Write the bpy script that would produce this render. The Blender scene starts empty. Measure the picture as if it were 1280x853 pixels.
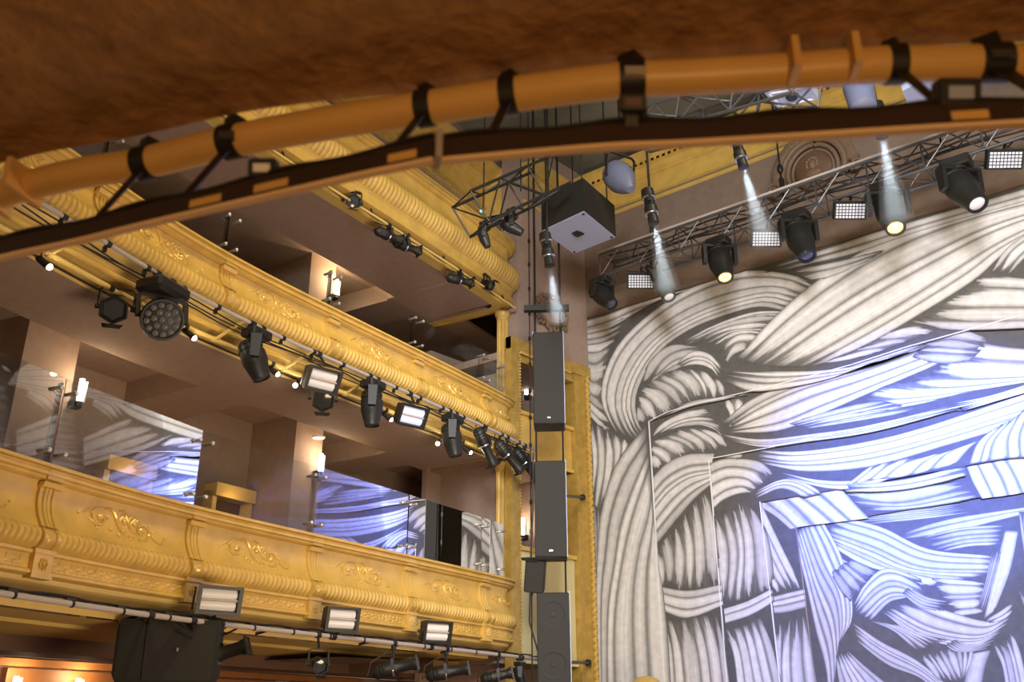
import bpy, math, random
import numpy as np
from mathutils import Vector, Matrix
random.seed(7)
sc = bpy.context.scene
col = sc.collection

# ------------------------------------------------------------------ camera, world, lights, exposure
F = 1186.0; PIT = math.radians(22.2); AZ = math.radians(38.9); CAM = Vector((0, 0, 1.6))
cd = bpy.data.cameras.new('camera'); cam = bpy.data.objects.new('camera', cd); col.objects.link(cam)
cam.location = CAM; cam.rotation_euler = (math.pi/2 + PIT, 0, AZ)
cd.sensor_width = 36; cd.lens = 36*F/1280; cd.clip_start = .05; cd.clip_end = 200
cd.dof.use_dof = True; cd.dof.focus_distance = 13.0; cd.dof.aperture_fstop = 4.2
sc.camera = cam
sc.view_settings.view_transform = 'Standard'; sc.view_settings.look = 'None'
sc.view_settings.gamma = 1; sc.view_settings.exposure = 0.0
sc.view_settings.use_curve_mapping = False
w = bpy.data.worlds.new('hall_air'); sc.world = w; w.use_nodes = True
w.node_tree.nodes['Background'].inputs[0].default_value = (1.0, .78, .52, 1)
w.node_tree.nodes['Background'].inputs[1].default_value = .34

def aim_matrix(loc, tgt):
    return Matrix.Translation(loc) @ (Vector(tgt)-Vector(loc)).to_track_quat('-Z', 'Y').to_matrix().to_4x4()
def lamp(name, kind, loc, tgt, power, color, size=1.0, spot=60, blend=.5):
    l = bpy.data.lights.new(name, kind); o = bpy.data.objects.new(name, l); col.objects.link(o)
    l.energy = power; l.color = color
    if kind == 'AREA': l.shape = 'DISK'; l.size = size
    elif kind == 'SPOT': l.spot_size = math.radians(spot); l.spot_blend = blend; l.shadow_soft_size = size
    else: l.shadow_soft_size = size
    o.matrix_world = aim_matrix(loc, tgt)
    return o
lamp('house_light', 'SPOT', (-2.6, 4.2, 11.1), (-8.4, 6.4, 4.6), 1750, (1, .82, .50), .5, 66, 1.0)
lamp('house_light', 'SPOT', (-1.5, 8.6, 11.1), (-8.6, 9.2, 5.6), 880, (1, .84, .56), .5, 62, 1.0)
lamp('added_bounce_fill', 'AREA', (-1.5, 6.0, 0.4), (-7.5, 7.5, 8.0), 560, (1, .76, .54), 4.0)  # added upward fill, stands for bounce off the floor onto the soffits
lamp('front_light', 'SPOT', (1.0, -1.0, 6.6), (-6.4, 13, 5.4), 8000, (.97, .97, 1), 1.3, 58, .8)
lamp('front_light', 'SPOT', (4.5, 1.0, 6.8), (-1.8, 13, 6.6), 4600, (1, .97, .95), 1.3, 44, .9)
lamp('blue_light', 'SPOT', (1.0, 2.0, 6.2), (-3.7, 13.2, 4.85), 32000, (.04, .13, 1), .05, 20, .8)
lamp('blue_light', 'SPOT', (2.0, 3.0, 6.2), (-2.9, 13.4, 3.2), 10500, (.06, .17, 1), .05, 36, .7)
lamp('added_amber_fill', 'POINT', (1.4, -1.2, 1.2), (0, 0, 0), 125, (1, .58, .22), .25)  # added unseen fill behind the camera, warms the near overhang

# ------------------------------------------------------------------ pixel rays -> points in the hall (Y runs to the stage, Z up)
def ray(x, y):
    r = (x-640)/F; u = (426.5-y)/F
    f = math.cos(PIT)-u*math.sin(PIT); z = math.sin(PIT)+u*math.cos(PIT)
    return Vector((r*math.cos(AZ)-f*math.sin(AZ), r*math.sin(AZ)+f*math.cos(AZ), z))
def onz(x, y, z): d = ray(x, y); return CAM + d*((z-CAM.z)/d.z)
def ony(x, y, Y): d = ray(x, y); return CAM + d*(Y/d.y)
def atd(x, y, g): d = ray(x, y); return CAM + d*(g/math.hypot(d.x, d.y))
RY = [-6, -4, -2, 0, 1, 2, 3, 4, 5, 6, 8, 10, 11.2, 13]
RX = [-2.6, -4.4, -5.65, -6.55, -6.9, -7.2, -7.5, -7.85, -8.1, -8.24, -8.44, -8.66, -8.84, -9.1]
_ys = np.linspace(-6, 13, 200); _raw = np.interp(_ys, RY, RX)
_k = np.hanning(27); _k /= _k.sum(); _xs = np.convolve(np.pad(_raw, 13, mode='reflect', reflect_type='odd'), _k, 'valid')
def R(Y): return float(np.interp(Y, _ys, _xs))
def Rn(Y):
    t = Vector((R(Y+.05)-R(Y-.05), .1, 0)).normalized(); return Vector((t.y, -t.x, 0))
def onR(x, y, o=0.0):
    d = ray(x, y); lo, hi = 1.0, 40.0
    for _ in range(50):
        m = (lo+hi)/2; p = CAM+d*m
        if p.x < R(p.y)+o: hi = m
        else: lo = m
    return CAM+d*lo
def bp(Y, o, z): n = Rn(Y); return Vector((R(Y), Y, z)) + n*o

# ------------------------------------------------------------------ materials
def mat(name, c, rough=.6, metal=0., noise=0., scale=8., bump=0., spec=.4, c2=None, coat=0.):
    m = bpy.data.materials.new(name); m.use_nodes = True; nt = m.node_tree; b = nt.nodes['Principled BSDF']
    b.inputs['Base Color'].default_value = (*c, 1); b.inputs['Roughness'].default_value = rough
    b.inputs['Metallic'].default_value = metal; b.inputs['Specular IOR Level'].default_value = spec
    b.inputs['Coat Weight'].default_value = coat
    if noise or bump:
        tc = nt.nodes.new('ShaderNodeTexCoord'); nz = nt.nodes.new('ShaderNodeTexNoise')
        nz.inputs['Scale'].default_value = scale; nz.inputs['Detail'].default_value = 5
        nt.links.new(tc.outputs['Object'], nz.inputs['Vector'])
        if noise:
            r = nt.nodes.new('ShaderNodeValToRGB'); c2 = c2 or tuple(v*(1-noise) for v in c)
            r.color_ramp.elements[0].position = .3; r.color_ramp.elements[1].position = .7
            r.color_ramp.elements[0].color = (*c2, 1); r.color_ramp.elements[1].color = (*c, 1)
            nt.links.new(nz.outputs['Fac'], r.inputs['Fac']); nt.links.new(r.outputs['Color'], b.inputs['Base Color'])
        if bump:
            bu = nt.nodes.new('ShaderNodeBump'); bu.inputs['Strength'].default_value = bump; bu.inputs['Distance'].default_value = .02
            nt.links.new(nz.outputs['Fac'], bu.inputs['Height']); nt.links.new(bu.outputs['Normal'], b.inputs['Normal'])
    return m
def glow(name, c, s):
    m = bpy.data.materials.new(name); m.use_nodes = True; b = m.node_tree.nodes['Principled BSDF']
    b.inputs['Base Color'].default_value = (*c, 1); b.inputs['Emission Color'].default_value = (*c, 1); b.inputs['Emission Strength'].default_value = s
    return m
M = {}
M['gold'] = mat('gold_paint', (.66, .425, .095), .42, 0., .22, 5, .08, .5)
M['gold2'] = mat('gilding', (.74, .49, .12), .30, .25, .2, 14, .1, .6)
M['gilt'] = mat('dimmed_gilding', (.50, .315, .065), .38, .15, .3, 9, .12)  # frame gilding, its colour darkened for the weaker light there
M['yellow'] = mat('yellow_paint', (.70, .50, .15), .55, 0, .12, 3, 0.03)
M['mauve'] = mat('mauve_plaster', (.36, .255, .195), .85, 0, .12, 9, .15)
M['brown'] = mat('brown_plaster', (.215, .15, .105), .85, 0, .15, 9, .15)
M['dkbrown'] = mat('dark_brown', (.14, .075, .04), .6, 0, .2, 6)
M['wood'] = mat('warm_wood', (.42, .17, .05), .45, 0, .25, 4)
M['soffit'] = mat('textured_plaster', (.44, .235, .09), .9, 0, .35, 16, 1.0)
M['pipe'] = mat('painted_pipe', (.78, .46, .14), .38, 0, .08, 10)
M['strap'] = mat('black_strap', (.018, .014, .012), .5)
M['rail'] = mat('dark_rail', (.04, .022, .016), .5)
M['black'] = mat('black_metal', (.015, .014, .012), .45, 0, .1, 12)
M['grille'] = mat('speaker_grille', (.030, .028, .023), .7, 0, .3, 220)
M['cab'] = mat('speaker_cabinet', (.017, .016, .013), .6)
M['steel'] = mat('steel', (.55, .55, .57), .28, .9)
M['alu'] = mat('truss_tube', (.10, .097, .092), .4, .5)
M['barp'] = mat('pale_bar', (.42, .365, .32), .4)
M['lip'] = mat('tan_lip', (.95, .68, .38), .5)
M['tubegrey'] = mat('grey_green_housing', (.075, .085, .078), .4)
M['horn'] = mat('blue_grey_housing', (.12, .13, .19), .4)
M['lensdk'] = mat('dark_lens', (.05, .055, .06), .08, 0, spec=.8)
M['white'] = mat('white_reflector', (.82, .80, .77), .4)
M['bluegrey'] = mat('blue_grey_panel', (.36, .40, .52), .45)
M['olive'] = mat('olive_ceiling', (.22, .215, .16), .9, 0, .45, .9)
M['floor'] = mat('dark_floor', (.22, .11, .07), .8, 0, .2, 4)
M['stage'] = mat('stage_boards', (.05, .045, .04), .6)
M['pale'] = mat('pale_yellow', (.62, .55, .26), .6)
M['relief'] = mat('plaster_relief', (.20, .13, .075), .6, 0, .2, 20)
M['g_warm'] = glow('lamp_warm', (1, .60, .12), 5)
M['g_white'] = glow('lamp_white', (1, .93, .82), 14)
M['g_tube'] = glow('sconce_tube', (1, .94, .85), 11)
M['g_led'] = glow('led_cell', (.55, .55, .60), .35)
M['g_strobe'] = glow('lit_strobe', (.62, .66, .85), .55)
M['g_green'] = glow('status_green', (.1, .9, .5), 3)
M['g_exit'] = glow('exit_green', (.02, .35, .16), .8)
def glass_mat(ior):
    m = bpy.data.materials.new('clear_glass'); m.use_nodes = True; nt = m.node_tree; nt.nodes.clear()
    o = nt.nodes.new('ShaderNodeOutputMaterial'); mx = nt.nodes.new('ShaderNodeMixShader')
    t = nt.nodes.new('ShaderNodeBsdfTransparent'); g = nt.nodes.new('ShaderNodeBsdfGlossy'); f = nt.nodes.new('ShaderNodeFresnel')
    t.inputs[0].default_value = (.93, .95, .93, 1); g.inputs['Roughness'].default_value = .01; f.inputs['IOR'].default_value = ior
    nt.links.new(f.outputs[0], mx.inputs[0]); nt.links.new(t.outputs[0], mx.inputs[1]); nt.links.new(g.outputs[0], mx.inputs[2])
    nt.links.new(mx.outputs[0], o.inputs[0]); return m
M['glass'] = glass_mat(1.37); M['glass_mid'] = glass_mat(1.12); M['glass_soft'] = glass_mat(1.30)
M['lensrim'] = mat('lens_rim', (.10, .10, .10), .3)

# ------------------------------------------------------------------ mesh builder
class MB:
    def __init__(s, mtx=None): s.v = []; s.f = []; s.m = mtx; s.c = []
    def add(s, vs, fs):
        b = len(s.v)
        if s.m is not None: vs = [s.m @ Vector(p) for p in vs]
        s.v += [tuple(p) for p in vs]; s.f += [tuple(i+b for i in f) for f in fs]; return s
    def box(s, c, d, rot=None, bev=0.):
        x, y, z = d[0]/2, d[1]/2, d[2]/2; c = Vector(c)
        if bev:
            k = bev; vs = []; ring = []
            for zz, ins in ((-z, k), (-z+k, 0), (z-k, 0), (z, k)):
                xx, yy = x-ins, y-ins; cx, cy = (x-ins-k*.7 if not ins else xx-k*.3), (y-ins-k*.7 if not ins else yy-k*.3)
                r = [(xx, -cy), (xx, cy), (cx, yy), (-cx, yy), (-xx, cy), (-xx, -cy), (-cx, -yy), (cx, -yy)]
                ring.append(len(vs)); vs += [(a, b, zz) for a, b in r]
            fs = [tuple(range(7, -1, -1)), tuple(range(24, 32))]
            for q in range(3):
                for i in range(8): a = q*8+i; b = q*8+(i+1) % 8; fs.append((a, b, b+8, a+8))
        else:
            vs = [(a*x, b*y, e*z) for e in (-1, 1) for b in (-1, 1) for a in (-1, 1)]
            fs = [(0, 2, 3, 1), (4, 5, 7, 6), (0, 1, 5, 4), (2, 6, 7, 3), (0, 4, 6, 2), (1, 3, 7, 5)]
        vs = [Vector(p) for p in vs]
        if rot is not None: vs = [rot @ p for p in vs]
        return s.add([p+c for p in vs], fs)
    def cyl(s, a, b, r0, r1=None, n=12, cap=True):
        a, b = Vector(a), Vector(b); r1 = r0 if r1 is None else r1
        q = (b-a).to_track_quat('Z', 'Y'); vs = []
        for p, r in ((a, r0), (b, r1)):
            vs += [p+q @ Vector((r*math.cos(2*math.pi*i/n), r*math.sin(2*math.pi*i/n), 0)) for i in range(n)]
        fs = [(i, (i+1) % n, n+(i+1) % n, n+i) for i in range(n)]
        if cap: fs += [tuple(range(n-1, -1, -1)), tuple(range(n, 2*n))]
        return s.add(vs, fs)
    def lathe(s, a, d, prof, n=20, sq=None):
        # prof: (distance along d, radius)
        a = Vector(a); q = Vector(d).to_track_quat('Z', 'Y'); vs = []; fs = []
        for h, r in prof:
            vs += [a+q @ Vector((r*math.cos(2*math.pi*(i+.5)/n), r*math.sin(2*math.pi*(i+.5)/n), h)) for i in range(n)]
        for k in range(len(prof)-1):
            for i in range(n): fs.append((k*n+i, k*n+(i+1) % n, (k+1)*n+(i+1) % n, (k+1)*n+i))
        fs += [tuple(range(n-1, -1, -1)), tuple(range((len(prof)-1)*n, len(prof)*n))]
        return s.add(vs, fs)
    def tube(s, pts, r, n=8):
        pts = [Vector(p) for p in pts]; vs = []; fs = []; up = Vector((0, 0, 1)); m = len(pts)
        rr = r if hasattr(r, '__len__') else [r]*m
        for i, p in enumerate(pts):
            t = (pts[min(i+1, m-1)]-pts[max(i-1, 0)]).normalized()
            if abs(t.dot(up)) > .95: up = Vector((1, 0, 0)) if abs(t.x) < .9 else Vector((0, 1, 0))
            e = t.cross(up).normalized(); g = e.cross(t)
            vs += [p+(e*math.cos(2*math.pi*j/n)+g*math.sin(2*math.pi*j/n))*rr[i] for j in range(n)]
        for i in range(m-1):
            for j in range(n): fs.append((i*n+j, i*n+(j+1) % n, (i+1)*n+(j+1) % n, (i+1)*n+j))
        fs += [tuple(range(n-1, -1, -1)), tuple(range((m-1)*n, m*n))]
        return s.add(vs, fs)
    def blob(s, c, rad, rot=None, n=10, k=6):
        vs = []; fs = []; c = Vector(c)
        for i in range(1, k):
            a = math.pi*i/k
            for j in range(n):
                b = 2*math.pi*j/n; p = Vector((rad[0]*math.sin(a)*math.cos(b), rad[1]*math.sin(a)*math.sin(b), rad[2]*math.cos(a)))
                vs.append(c+(rot @ p if rot is not None else p))
        t = Vector((0, 0, rad[2]))
        if rot is not None: t = rot @ t
        vs += [c+t, c-t]; T, B = len(vs)-2, len(vs)-1
        for i in range(k-2):
            for j in range(n): fs.append((i*n+j, (i+1)*n+j, (i+1)*n+(j+1) % n, i*n+(j+1) % n))
        for j in range(n): fs.append((T, j, (j+1) % n)); fs.append((B, (k-2)*n+(j+1) % n, (k-2)*n+j))
        return s.add(vs, fs)
    def grid(s, rows):
        nc = len(rows[0]); vs = [p for r in rows for p in r]
        fs = [(i*nc+j, i*nc+j+1, (i+1)*nc+j+1, (i+1)*nc+j) for i in range(len(rows)-1) for j in range(nc-1)]
        return s.add(vs, fs)
    def prism(s, poly, ext):
        # closed outline (3D points) extruded by the vector ext
        n = len(poly); ext = Vector(ext); vs = [Vector(p) for p in poly]+[Vector(p)+ext for p in poly]
        fs = [tuple(range(n-1, -1, -1)), tuple(range(n, 2*n))]+[(i, (i+1) % n, n+(i+1) % n, n+i) for i in range(n)]
        return s.add(vs, fs)
    def build(s, name, m, parent=None, smooth=35, colname=None):
        off = Vector((0, 0, 0)); q = parent
        while q is not None: off += q.location; q = q.parent
        me = bpy.data.meshes.new(name)
        me.from_pydata([(p[0]-off.x, p[1]-off.y, p[2]-off.z) for p in s.v], [], s.f)
        me.materials.append(M[m] if isinstance(m, str) else m)
        if s.c:
            at = me.color_attributes.new('paint', 'FLOAT_COLOR', 'POINT')
            at.data.foreach_set('color', np.asarray(s.c, dtype=np.float32).ravel())
        me.update()
        if smooth:
            me.polygons.foreach_set('use_smooth', [True]*len(me.polygons)); me.set_sharp_from_angle(angle=math.radians(smooth))
        o = bpy.data.objects.new(name, me); col.objects.link(o)
        if parent is not None: o.parent = parent
        return o
def tag(o, label, cat, group=None, kind=None):
    o['label'] = label; o['category'] = cat
    if group: o['group'] = group
    if kind: o['kind'] = kind
    return o
def thing(name, loc, label, cat, group=None, kind=None):
    o = bpy.data.objects.new(name, None); o.empty_display_size = .1; col.objects.link(o); o.location = loc
    return tag(o, label, cat, group, kind)
def struct(mb, name, m, label=None, cat=None, smooth=35):
    o = mb.build(name, m, None, smooth); o['kind'] = 'structure'
    if label: o['label'] = label; o['category'] = cat
    return o
def cr(pts, n):
    P = np.array([tuple(p) for p in pts], float)
    if len(P) == 2: t = np.linspace(0, 1, n)[:, None]; return P[0]*(1-t)+P[1]*t
    Q = np.vstack([2*P[0]-P[1], P, 2*P[-1]-P[-2]]); out = []
    seg = np.linalg.norm(np.diff(P, axis=0), axis=1); cum = np.concatenate([[0], np.cumsum(seg)])
    for d in np.linspace(0, cum[-1], n):
        i = min(np.searchsorted(cum, d, side='right')-1, len(seg)-1); t = (d-cum[i])/max(seg[i], 1e-9)
        a, b, c, e = Q[i], Q[i+1], Q[i+2], Q[i+3]
        out.append(.5*((2*b)+(-a+c)*t+(2*a-5*b+4*c-e)*t*t+(-a+3*b-3*c+e)*t**3))
    return np.array(out)

# ------------------------------------------------------------------ room shell
YC = 13.0; ZD = 8.40                       # plane of the painted front drop, height of its top edge
mb = MB(); mb.box((-1, 6, -.1), (30, 30, .2)); struct(mb, 'floor', 'floor')
mb = MB(); mb.box((-1, 6, 11.45), (30, 30, .2)); hall_ceiling = struct(mb, 'ceiling', 'olive')
mb = MB()
mb.box((-.2, 13.06, 9.88), (17.6, .22, 2.94))
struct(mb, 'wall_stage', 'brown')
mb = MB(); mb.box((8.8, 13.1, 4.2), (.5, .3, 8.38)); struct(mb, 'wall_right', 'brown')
# side wall beyond the balconies: the slightly splayed wall of the stage box, cut out for the tall gilt frame
BW = lambda Y: -8.85 + (Y-11.35)*math.tan(math.radians(4.1))     # x of the box wall
def bw(Y, z, o=0.): return Vector((BW(Y)+o, Y, z))
mb = MB()
def wallpanel(y0, y1, z0, z1, th=.35, o=0.):
    mb.prism([bw(y0, z0, o), bw(y1, z0, o), bw(y1, z1, o), bw(y0, z1, o)], (-th, 0, 0))
wallpanel(11.13, 12.96, 7.36, 11.35); wallpanel(12.80, 12.96, 0, 7.36)
struct(mb, 'wall_left', 'mauve')
# rear walls behind the seating, ceiling steps and soffits of the three levels
mb = MB()
ys = np.linspace(-5, 13.4, 40)
for z0, z1, o in ((0, 2.35, -3.3), (2.35, 5.75, -2.85), (5.75, 8.3, -3.6), (8.3, 11.35, -3.6)):
    mb.grid([[bp(y, o, z) for y in ys] for z in (z0, z1)])
mb.prism([Vector((-13.5, 13.3, 0)), Vector((-8.9, 13.3, 0)), Vector((-8.9, 13.3, 11.35)), Vector((-13.5, 13.3, 11.35))], (0, .2, 0))
struct(mb, 'wall_left', 'mauve')
mb = MB(); mb.box((0, 15.2, .5), (20, 6.0, 1.0)); mb.box((0, 12.4, .48), (17.2, .8, .96)); struct(mb, 'floor', 'stage')

# ------------------------------------------------------------------ the painted set: front drop and nested portals
def paint_mat():
    m = bpy.data.materials.new('brushed_scenic_paint'); m.use_nodes = True; nt = m.node_tree; b = nt.nodes['Principled BSDF']
    a = nt.nodes.new('ShaderNodeVertexColor'); a.layer_name = 'paint'
    tc = nt.nodes.new('ShaderNodeTexCoord'); n1 = nt.nodes.new('ShaderNodeTexNoise'); n1.inputs['Scale'].default_value = 9; n1.inputs['Detail'].default_value = 8
    r = nt.nodes.new('ShaderNodeMapRange'); r.inputs[1].default_value = .3; r.inputs[2].default_value = .7; r.inputs[3].default_value = .86; r.inputs[4].default_value = 1.06
    mx = nt.nodes.new('ShaderNodeMix'); mx.data_type = 'RGBA'; mx.blend_type = 'MULTIPLY'; mx.inputs[0].default_value = 1
    nt.links.new(tc.outputs['Object'], n1.inputs['Vector']); nt.links.new(n1.outputs['Fac'], r.inputs[0])
    nt.links.new(a.outputs['Color'], mx.inputs[6]); nt.links.new(r.outputs[0], mx.inputs[7])
    nt.links.new(mx.outputs[2], b.inputs['Base Color']); b.inputs['Roughness'].default_value = .75; b.inputs['Specular IOR Level'].default_value = .2
    return m
M['paint'] = paint_mat()
DARK = np.array([.105, .100, .090]); LITE = np.array([.78, .75, .715])
class Drop:
    """one painted flat standing in the plane y = Y; strands are brush strokes laid over the dark ground"""
    def __init__(s, Y, tone=1.0): s.Y = Y; s.tone = tone; s.mb = MB(); s.k = 0; s.rng = np.random.RandomState(int(Y*100))
    def base(s, polys, th=.02):
        for poly in polys:
            s.mb.prism([Vector((x, s.Y, z)) for x, z in poly], (0, th, 0))
        s.mb.c += [(*DARK, 1)]*(len(s.mb.v)-len(s.mb.c))
    def pt(s, x, y):
        p = ony(x, y, s.Y); return p.x, min(p.z, ZD-.006)
    def b(s, n, rails, t0=.1, t1=.1, tone=1.0, L=26):
        s.k += 1; off = -.0005*s.k-.001; rg = s.rng
        RR = np.array([cr(r, L) for r in rails])                       # m x L x 2
        m = len(RR); K = n*11+1; t0 *= .72; t1 *= .72
        if n == 1: K = 15
        us = np.linspace(0, 1, K); ex = 1.16 if n > 2 else 1.08; P = np.zeros((K, L, 2))
        for l in range(L):
            C_ = RR[:, l, :]
            Q = np.vstack([2*C_[0]-C_[1], C_, 2*C_[-1]-C_[-2]])
            for k, u in enumerate(us):
                x = (.5+(u-.5)*ex)*(m-1); i = min(max(int(math.floor(x)), 0), m-2); t = x-i; a, b_, c, e = Q[i], Q[i+1], Q[i+2], Q[i+3]
                if m == 2 or t < 0 or t > 1: P[k, l] = b_*(1-t)+c*t
                else: P[k, l] = .5*((2*b_)+(-a+c)*t+(2*a-5*b_+4*c-e)*t*t+(-a+3*b_-3*c+e)*t**3)
        edges = np.arange(n+1)/n; edges[1:-1] += rg.uniform(-.32, .32, n-1)/n
        v = np.linspace(0, 1, L); val = np.zeros((K, L))
        for k, u in enumerate(us):
            j = min(max(np.searchsorted(edges, u, side='right')-1, 0), n-1)
            q = 2*(u-edges[j])/(edges[j+1]-edges[j])-1
            r2 = np.random.RandomState(int(s.Y*10)*1000+s.k*40+j)
            sh0, sh1 = r2.uniform(0, .35, 2); br = r2.choice([.74, .86, .94, 1.0, 1.0]); skew = r2.uniform(-.25, .25); pw = r2.uniform(1.9, 4.2)
            j0, j1 = rg.uniform(-.22, .22, 2)
            w0 = np.clip((v-(sh0+j0)*t0)/max(t0, 1e-4), 0, 1)**.5 if t0 > 0 else np.ones(L)
            w1 = np.clip((1-v-(sh1+j1)*t1)/max(t1, 1e-4), 0, 1)**.5 if t1 > 0 else np.ones(L)
            h = w0*w1; h[0] *= t0 == 0; h[-1] *= t1 == 0
            qq = np.abs(q-skew*(1-h))/np.maximum(h, 1e-3)
            val[k] = np.clip(1-qq**pw, 0, 1)**.9*br*(1-.20*rg.uniform(0, 1))*(.45+.55*h); val[k] = np.maximum(val[k], .16*math.sin(math.pi*u)*h)
        W = [[None]*L for _ in range(K)]
        for k in range(K):
            for l in range(L):
                x, z = s.pt(*P[k, l]); W[k][l] = Vector((x, s.Y+off, z))
        s.mb.add([q for r in W for q in r], [(k*L+l, k*L+l+1, (k+1)*L+l+1, (k+1)*L+l) for k in range(K-1) for l in range(L-1) if max(val[k, l], val[k, l+1], val[k+1, l], val[k+1, l+1]) > .02])
        cc = DARK[None, None]+(LITE*tone*s.tone-DARK)[None, None]*val[:, :, None]
        s.mb.c += [(*c, 1) for c in cc.reshape(-1, 3)]
    def done(s, name, parent=None): return s.mb.build(name, 'paint', parent, 0)
def edge_pts(pts, Y): return [(p.x, p.z) for p in (ony(x, y, Y) for x, y in pts)]
def frame_polys(L_, T_, Y, left, top, right=8.5, bottom=1.0):
    # left leg bounded by the line L_ (two pixels, upper first), header above the pixel line T_ (ends right), mirrored right leg
    (x0, z0), (x1, z1) = edge_pts(L_, Y); xb = x0+(x1-x0)*(bottom-z0)/(z1-z0)
    T = edge_pts(T_, Y); T[0] = (x0, z0); zr = T[-1][1]
    polys = [[(left, bottom), (xb, bottom), (x0, z0), (x0, top), (left, top)]]
    for a, b in zip(T[:-1], T[1:]): polys.append([a, b, (b[0], top), (a[0], top)])
    xr = right-1.6
    polys.append([T[-1], (xr, zr), (xr, top), (T[-1][0], top)])
    polys.append([(xr, bottom), (right, bottom), (right, top), (xr, top)])
    line = [(xb, bottom), (x0, z0)]+T[1:]+[(xr, zr)]
    return polys, line
def edging(line, Y, wd=.011, dp=.03):
    mb = MB()
    for (xa, za), (xb, zb) in zip(line[:-1], line[1:]):
        d = Vector((xb-xa, 0, zb-za)); l = d.length
        if l < 1e-3: continue
        ang = math.atan2(d.z, d.x); mb.box(((xa+xb)/2, Y+dp/2-.012, (za+zb)/2), (l+wd, dp, wd), Matrix.Rotation(-ang, 3, 'Y'))
    return mb
P0L = [(811, 527), (831, 853)]; P0T = [(811, 527), (835, 515), (870, 505), (930, 491), (1000, 474), (1065, 456), (1130, 435), (1280, 393)]
P1L = [(886, 574), (909, 853)]; P1T = [(886, 574), (960, 560), (1090, 532), (1250, 498), (1280, 490)]
P2L = [(950, 628), (975, 853)]; P2T = [(950, 628), (1045, 612), (1215, 581), (1280, 570)]
P3L = [(995, 659), (1019, 853)]; P3T = [(995, 659), (1075, 647), (1230, 621), (1280, 613)]
Y0, Y1, Y2, Y3, Y4 = YC, YC+.055, YC+.11, YC+.165, YC+.22
r0 = thing('painted_drop', (-8.2, Y0, 1.0), 'outermost stage drop painted with huge grey and white braided strands', 'stage drop')
r1 = thing('painted_portal', (-7.2, Y1, 1.0), 'first braid-painted portal frame just inside the outer drop', 'set portal')
r2 = thing('painted_portal', (-6.4, Y2, 1.0), 'second braid-painted portal frame with blue light on its knot', 'set portal')
r3 = thing('painted_portal', (-5.9, Y3, 1.0), 'third braid-painted portal frame with short slanted bars along its header', 'set portal')
r4 = thing('painted_backdrop', (-3, Y4, 1.0), 'innermost backdrop painted with knotted strands and a pale pole under blue light', 'backdrop')
D = Drop(Y0); p, line = frame_polys(P0L, P0T, Y0, -8.84, ZD); D.base(p)
D.b(2, [[(731, 402), (765, 392), (800, 378), (850, 364), (905, 348)], [(733, 421), (760, 412), (780, 400), (800, 388), (830, 372)]], 0, .5)
D.b(10, [[(731, 418), (760, 411), (783, 400)], [(732, 432), (752, 429), (772, 420)], [(733, 455), (745, 457), (760, 447)], [(735, 490), (745, 497), (755, 503)], [(736, 512), (750, 526), (764, 535)]], 0, .6)
D.b(5, [[(737, 528), (743, 570), (740, 622)], [(752, 533), (755, 580), (746, 645)], [(768, 543), (771, 568), (768, 592)], [(784, 550), (781, 562), (778, 573)]], .35, .5)
D.b(2, [[(740, 625), (744, 680), (746, 740)], [(750, 640), (748, 700), (749, 745)]], .4, .5, .6)
D.b(2, [[(850, 428), (890, 408), (940, 391), (990, 389)], [(862, 432), (900, 412), (950, 396), (985, 396)]], .4, .2)
D.b(6, [[(862, 426), (905, 407), (945, 398), (978, 396)], [(878, 429), (910, 414), (945, 410), (962, 411)], [(898, 436), (920, 420), (938, 418), (952, 422)], [(908, 454), (915, 442), (922, 438), (933, 437)]], .55, .35)
D.b(6, [[(1022, 361), (985, 346), (930, 343), (870, 361), (815, 395), (775, 435), (756, 480), (757, 512), (770, 540)],
        [(1000, 373), (960, 364), (900, 378), (850, 400), (810, 430), (784, 468), (775, 505), (783, 532), (793, 548)],
        [(985, 388), (950, 381), (900, 394), (860, 411), (825, 436), (802, 470), (792, 500), (795, 525), (803, 541)]], .10, .12)
D.b(2, [[(812, 492), (835, 468), (860, 456), (885, 452)], [(808, 484), (828, 458), (850, 446), (880, 443)]], .3, .4, .8)
D.b(3, [[(803, 478), (815, 452), (840, 433), (874, 433)], [(815, 474), (835, 450), (855, 441), (876, 438)], [(822, 470), (845, 455), (862, 452), (872, 455)]], .3, .4)
D.b(3, [[(845, 455), (865, 441), (885, 443), (902, 458)], [(850, 460), (870, 455), (888, 460), (899, 474)]], .4, .3)
D.b(9, [[(797, 508), (803, 517), (808, 527)], [(799, 492), (815, 503), (824, 523)], [(803, 484), (825, 494), (841, 514)], [(820, 474), (842, 486), (858, 506)], [(834, 465), (857, 479), (869, 501)], [(857, 462), (873, 479), (881, 499)], [(877, 464), (888, 484), (892, 501)], [(893, 472), (899, 484), (902, 497)]], .35, .5)
D.b(3, [[(905, 463), (960, 466), (1030, 464), (1100, 452), (1180, 424)], [(907, 470), (960, 477), (1030, 470), (1090, 458), (1150, 437)], [(908, 479), (940, 488), (985, 484), (1045, 471), (1110, 446)]], .25, .3)
D.b(1, [[(828, 521), (862, 503), (900, 497), (938, 494)], [(832, 521), (866, 508), (905, 500), (932, 492)]], .3, .3, .8)
D.b(3, [[(1103, 418), (1140, 411), (1172, 413)], [(1070, 438), (1110, 430), (1137, 427)], [(1022, 456), (1060, 449), (1102, 441)]], .5, .5)
D.b(6, [[(926, 449), (975, 400), (1030, 355), (1110, 306), (1200, 273), (1330, 240)], [(948, 456), (1010, 410), (1080, 363), (1160, 320), (1240, 283), (1340, 252)], [(985, 459), (1050, 420), (1120, 378), (1190, 335), (1250, 300), (1345, 256)], [(1018, 458), (1085, 425), (1150, 387), (1215, 346), (1262, 308), (1350, 262)]], .12, 0, 1.04)
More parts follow.
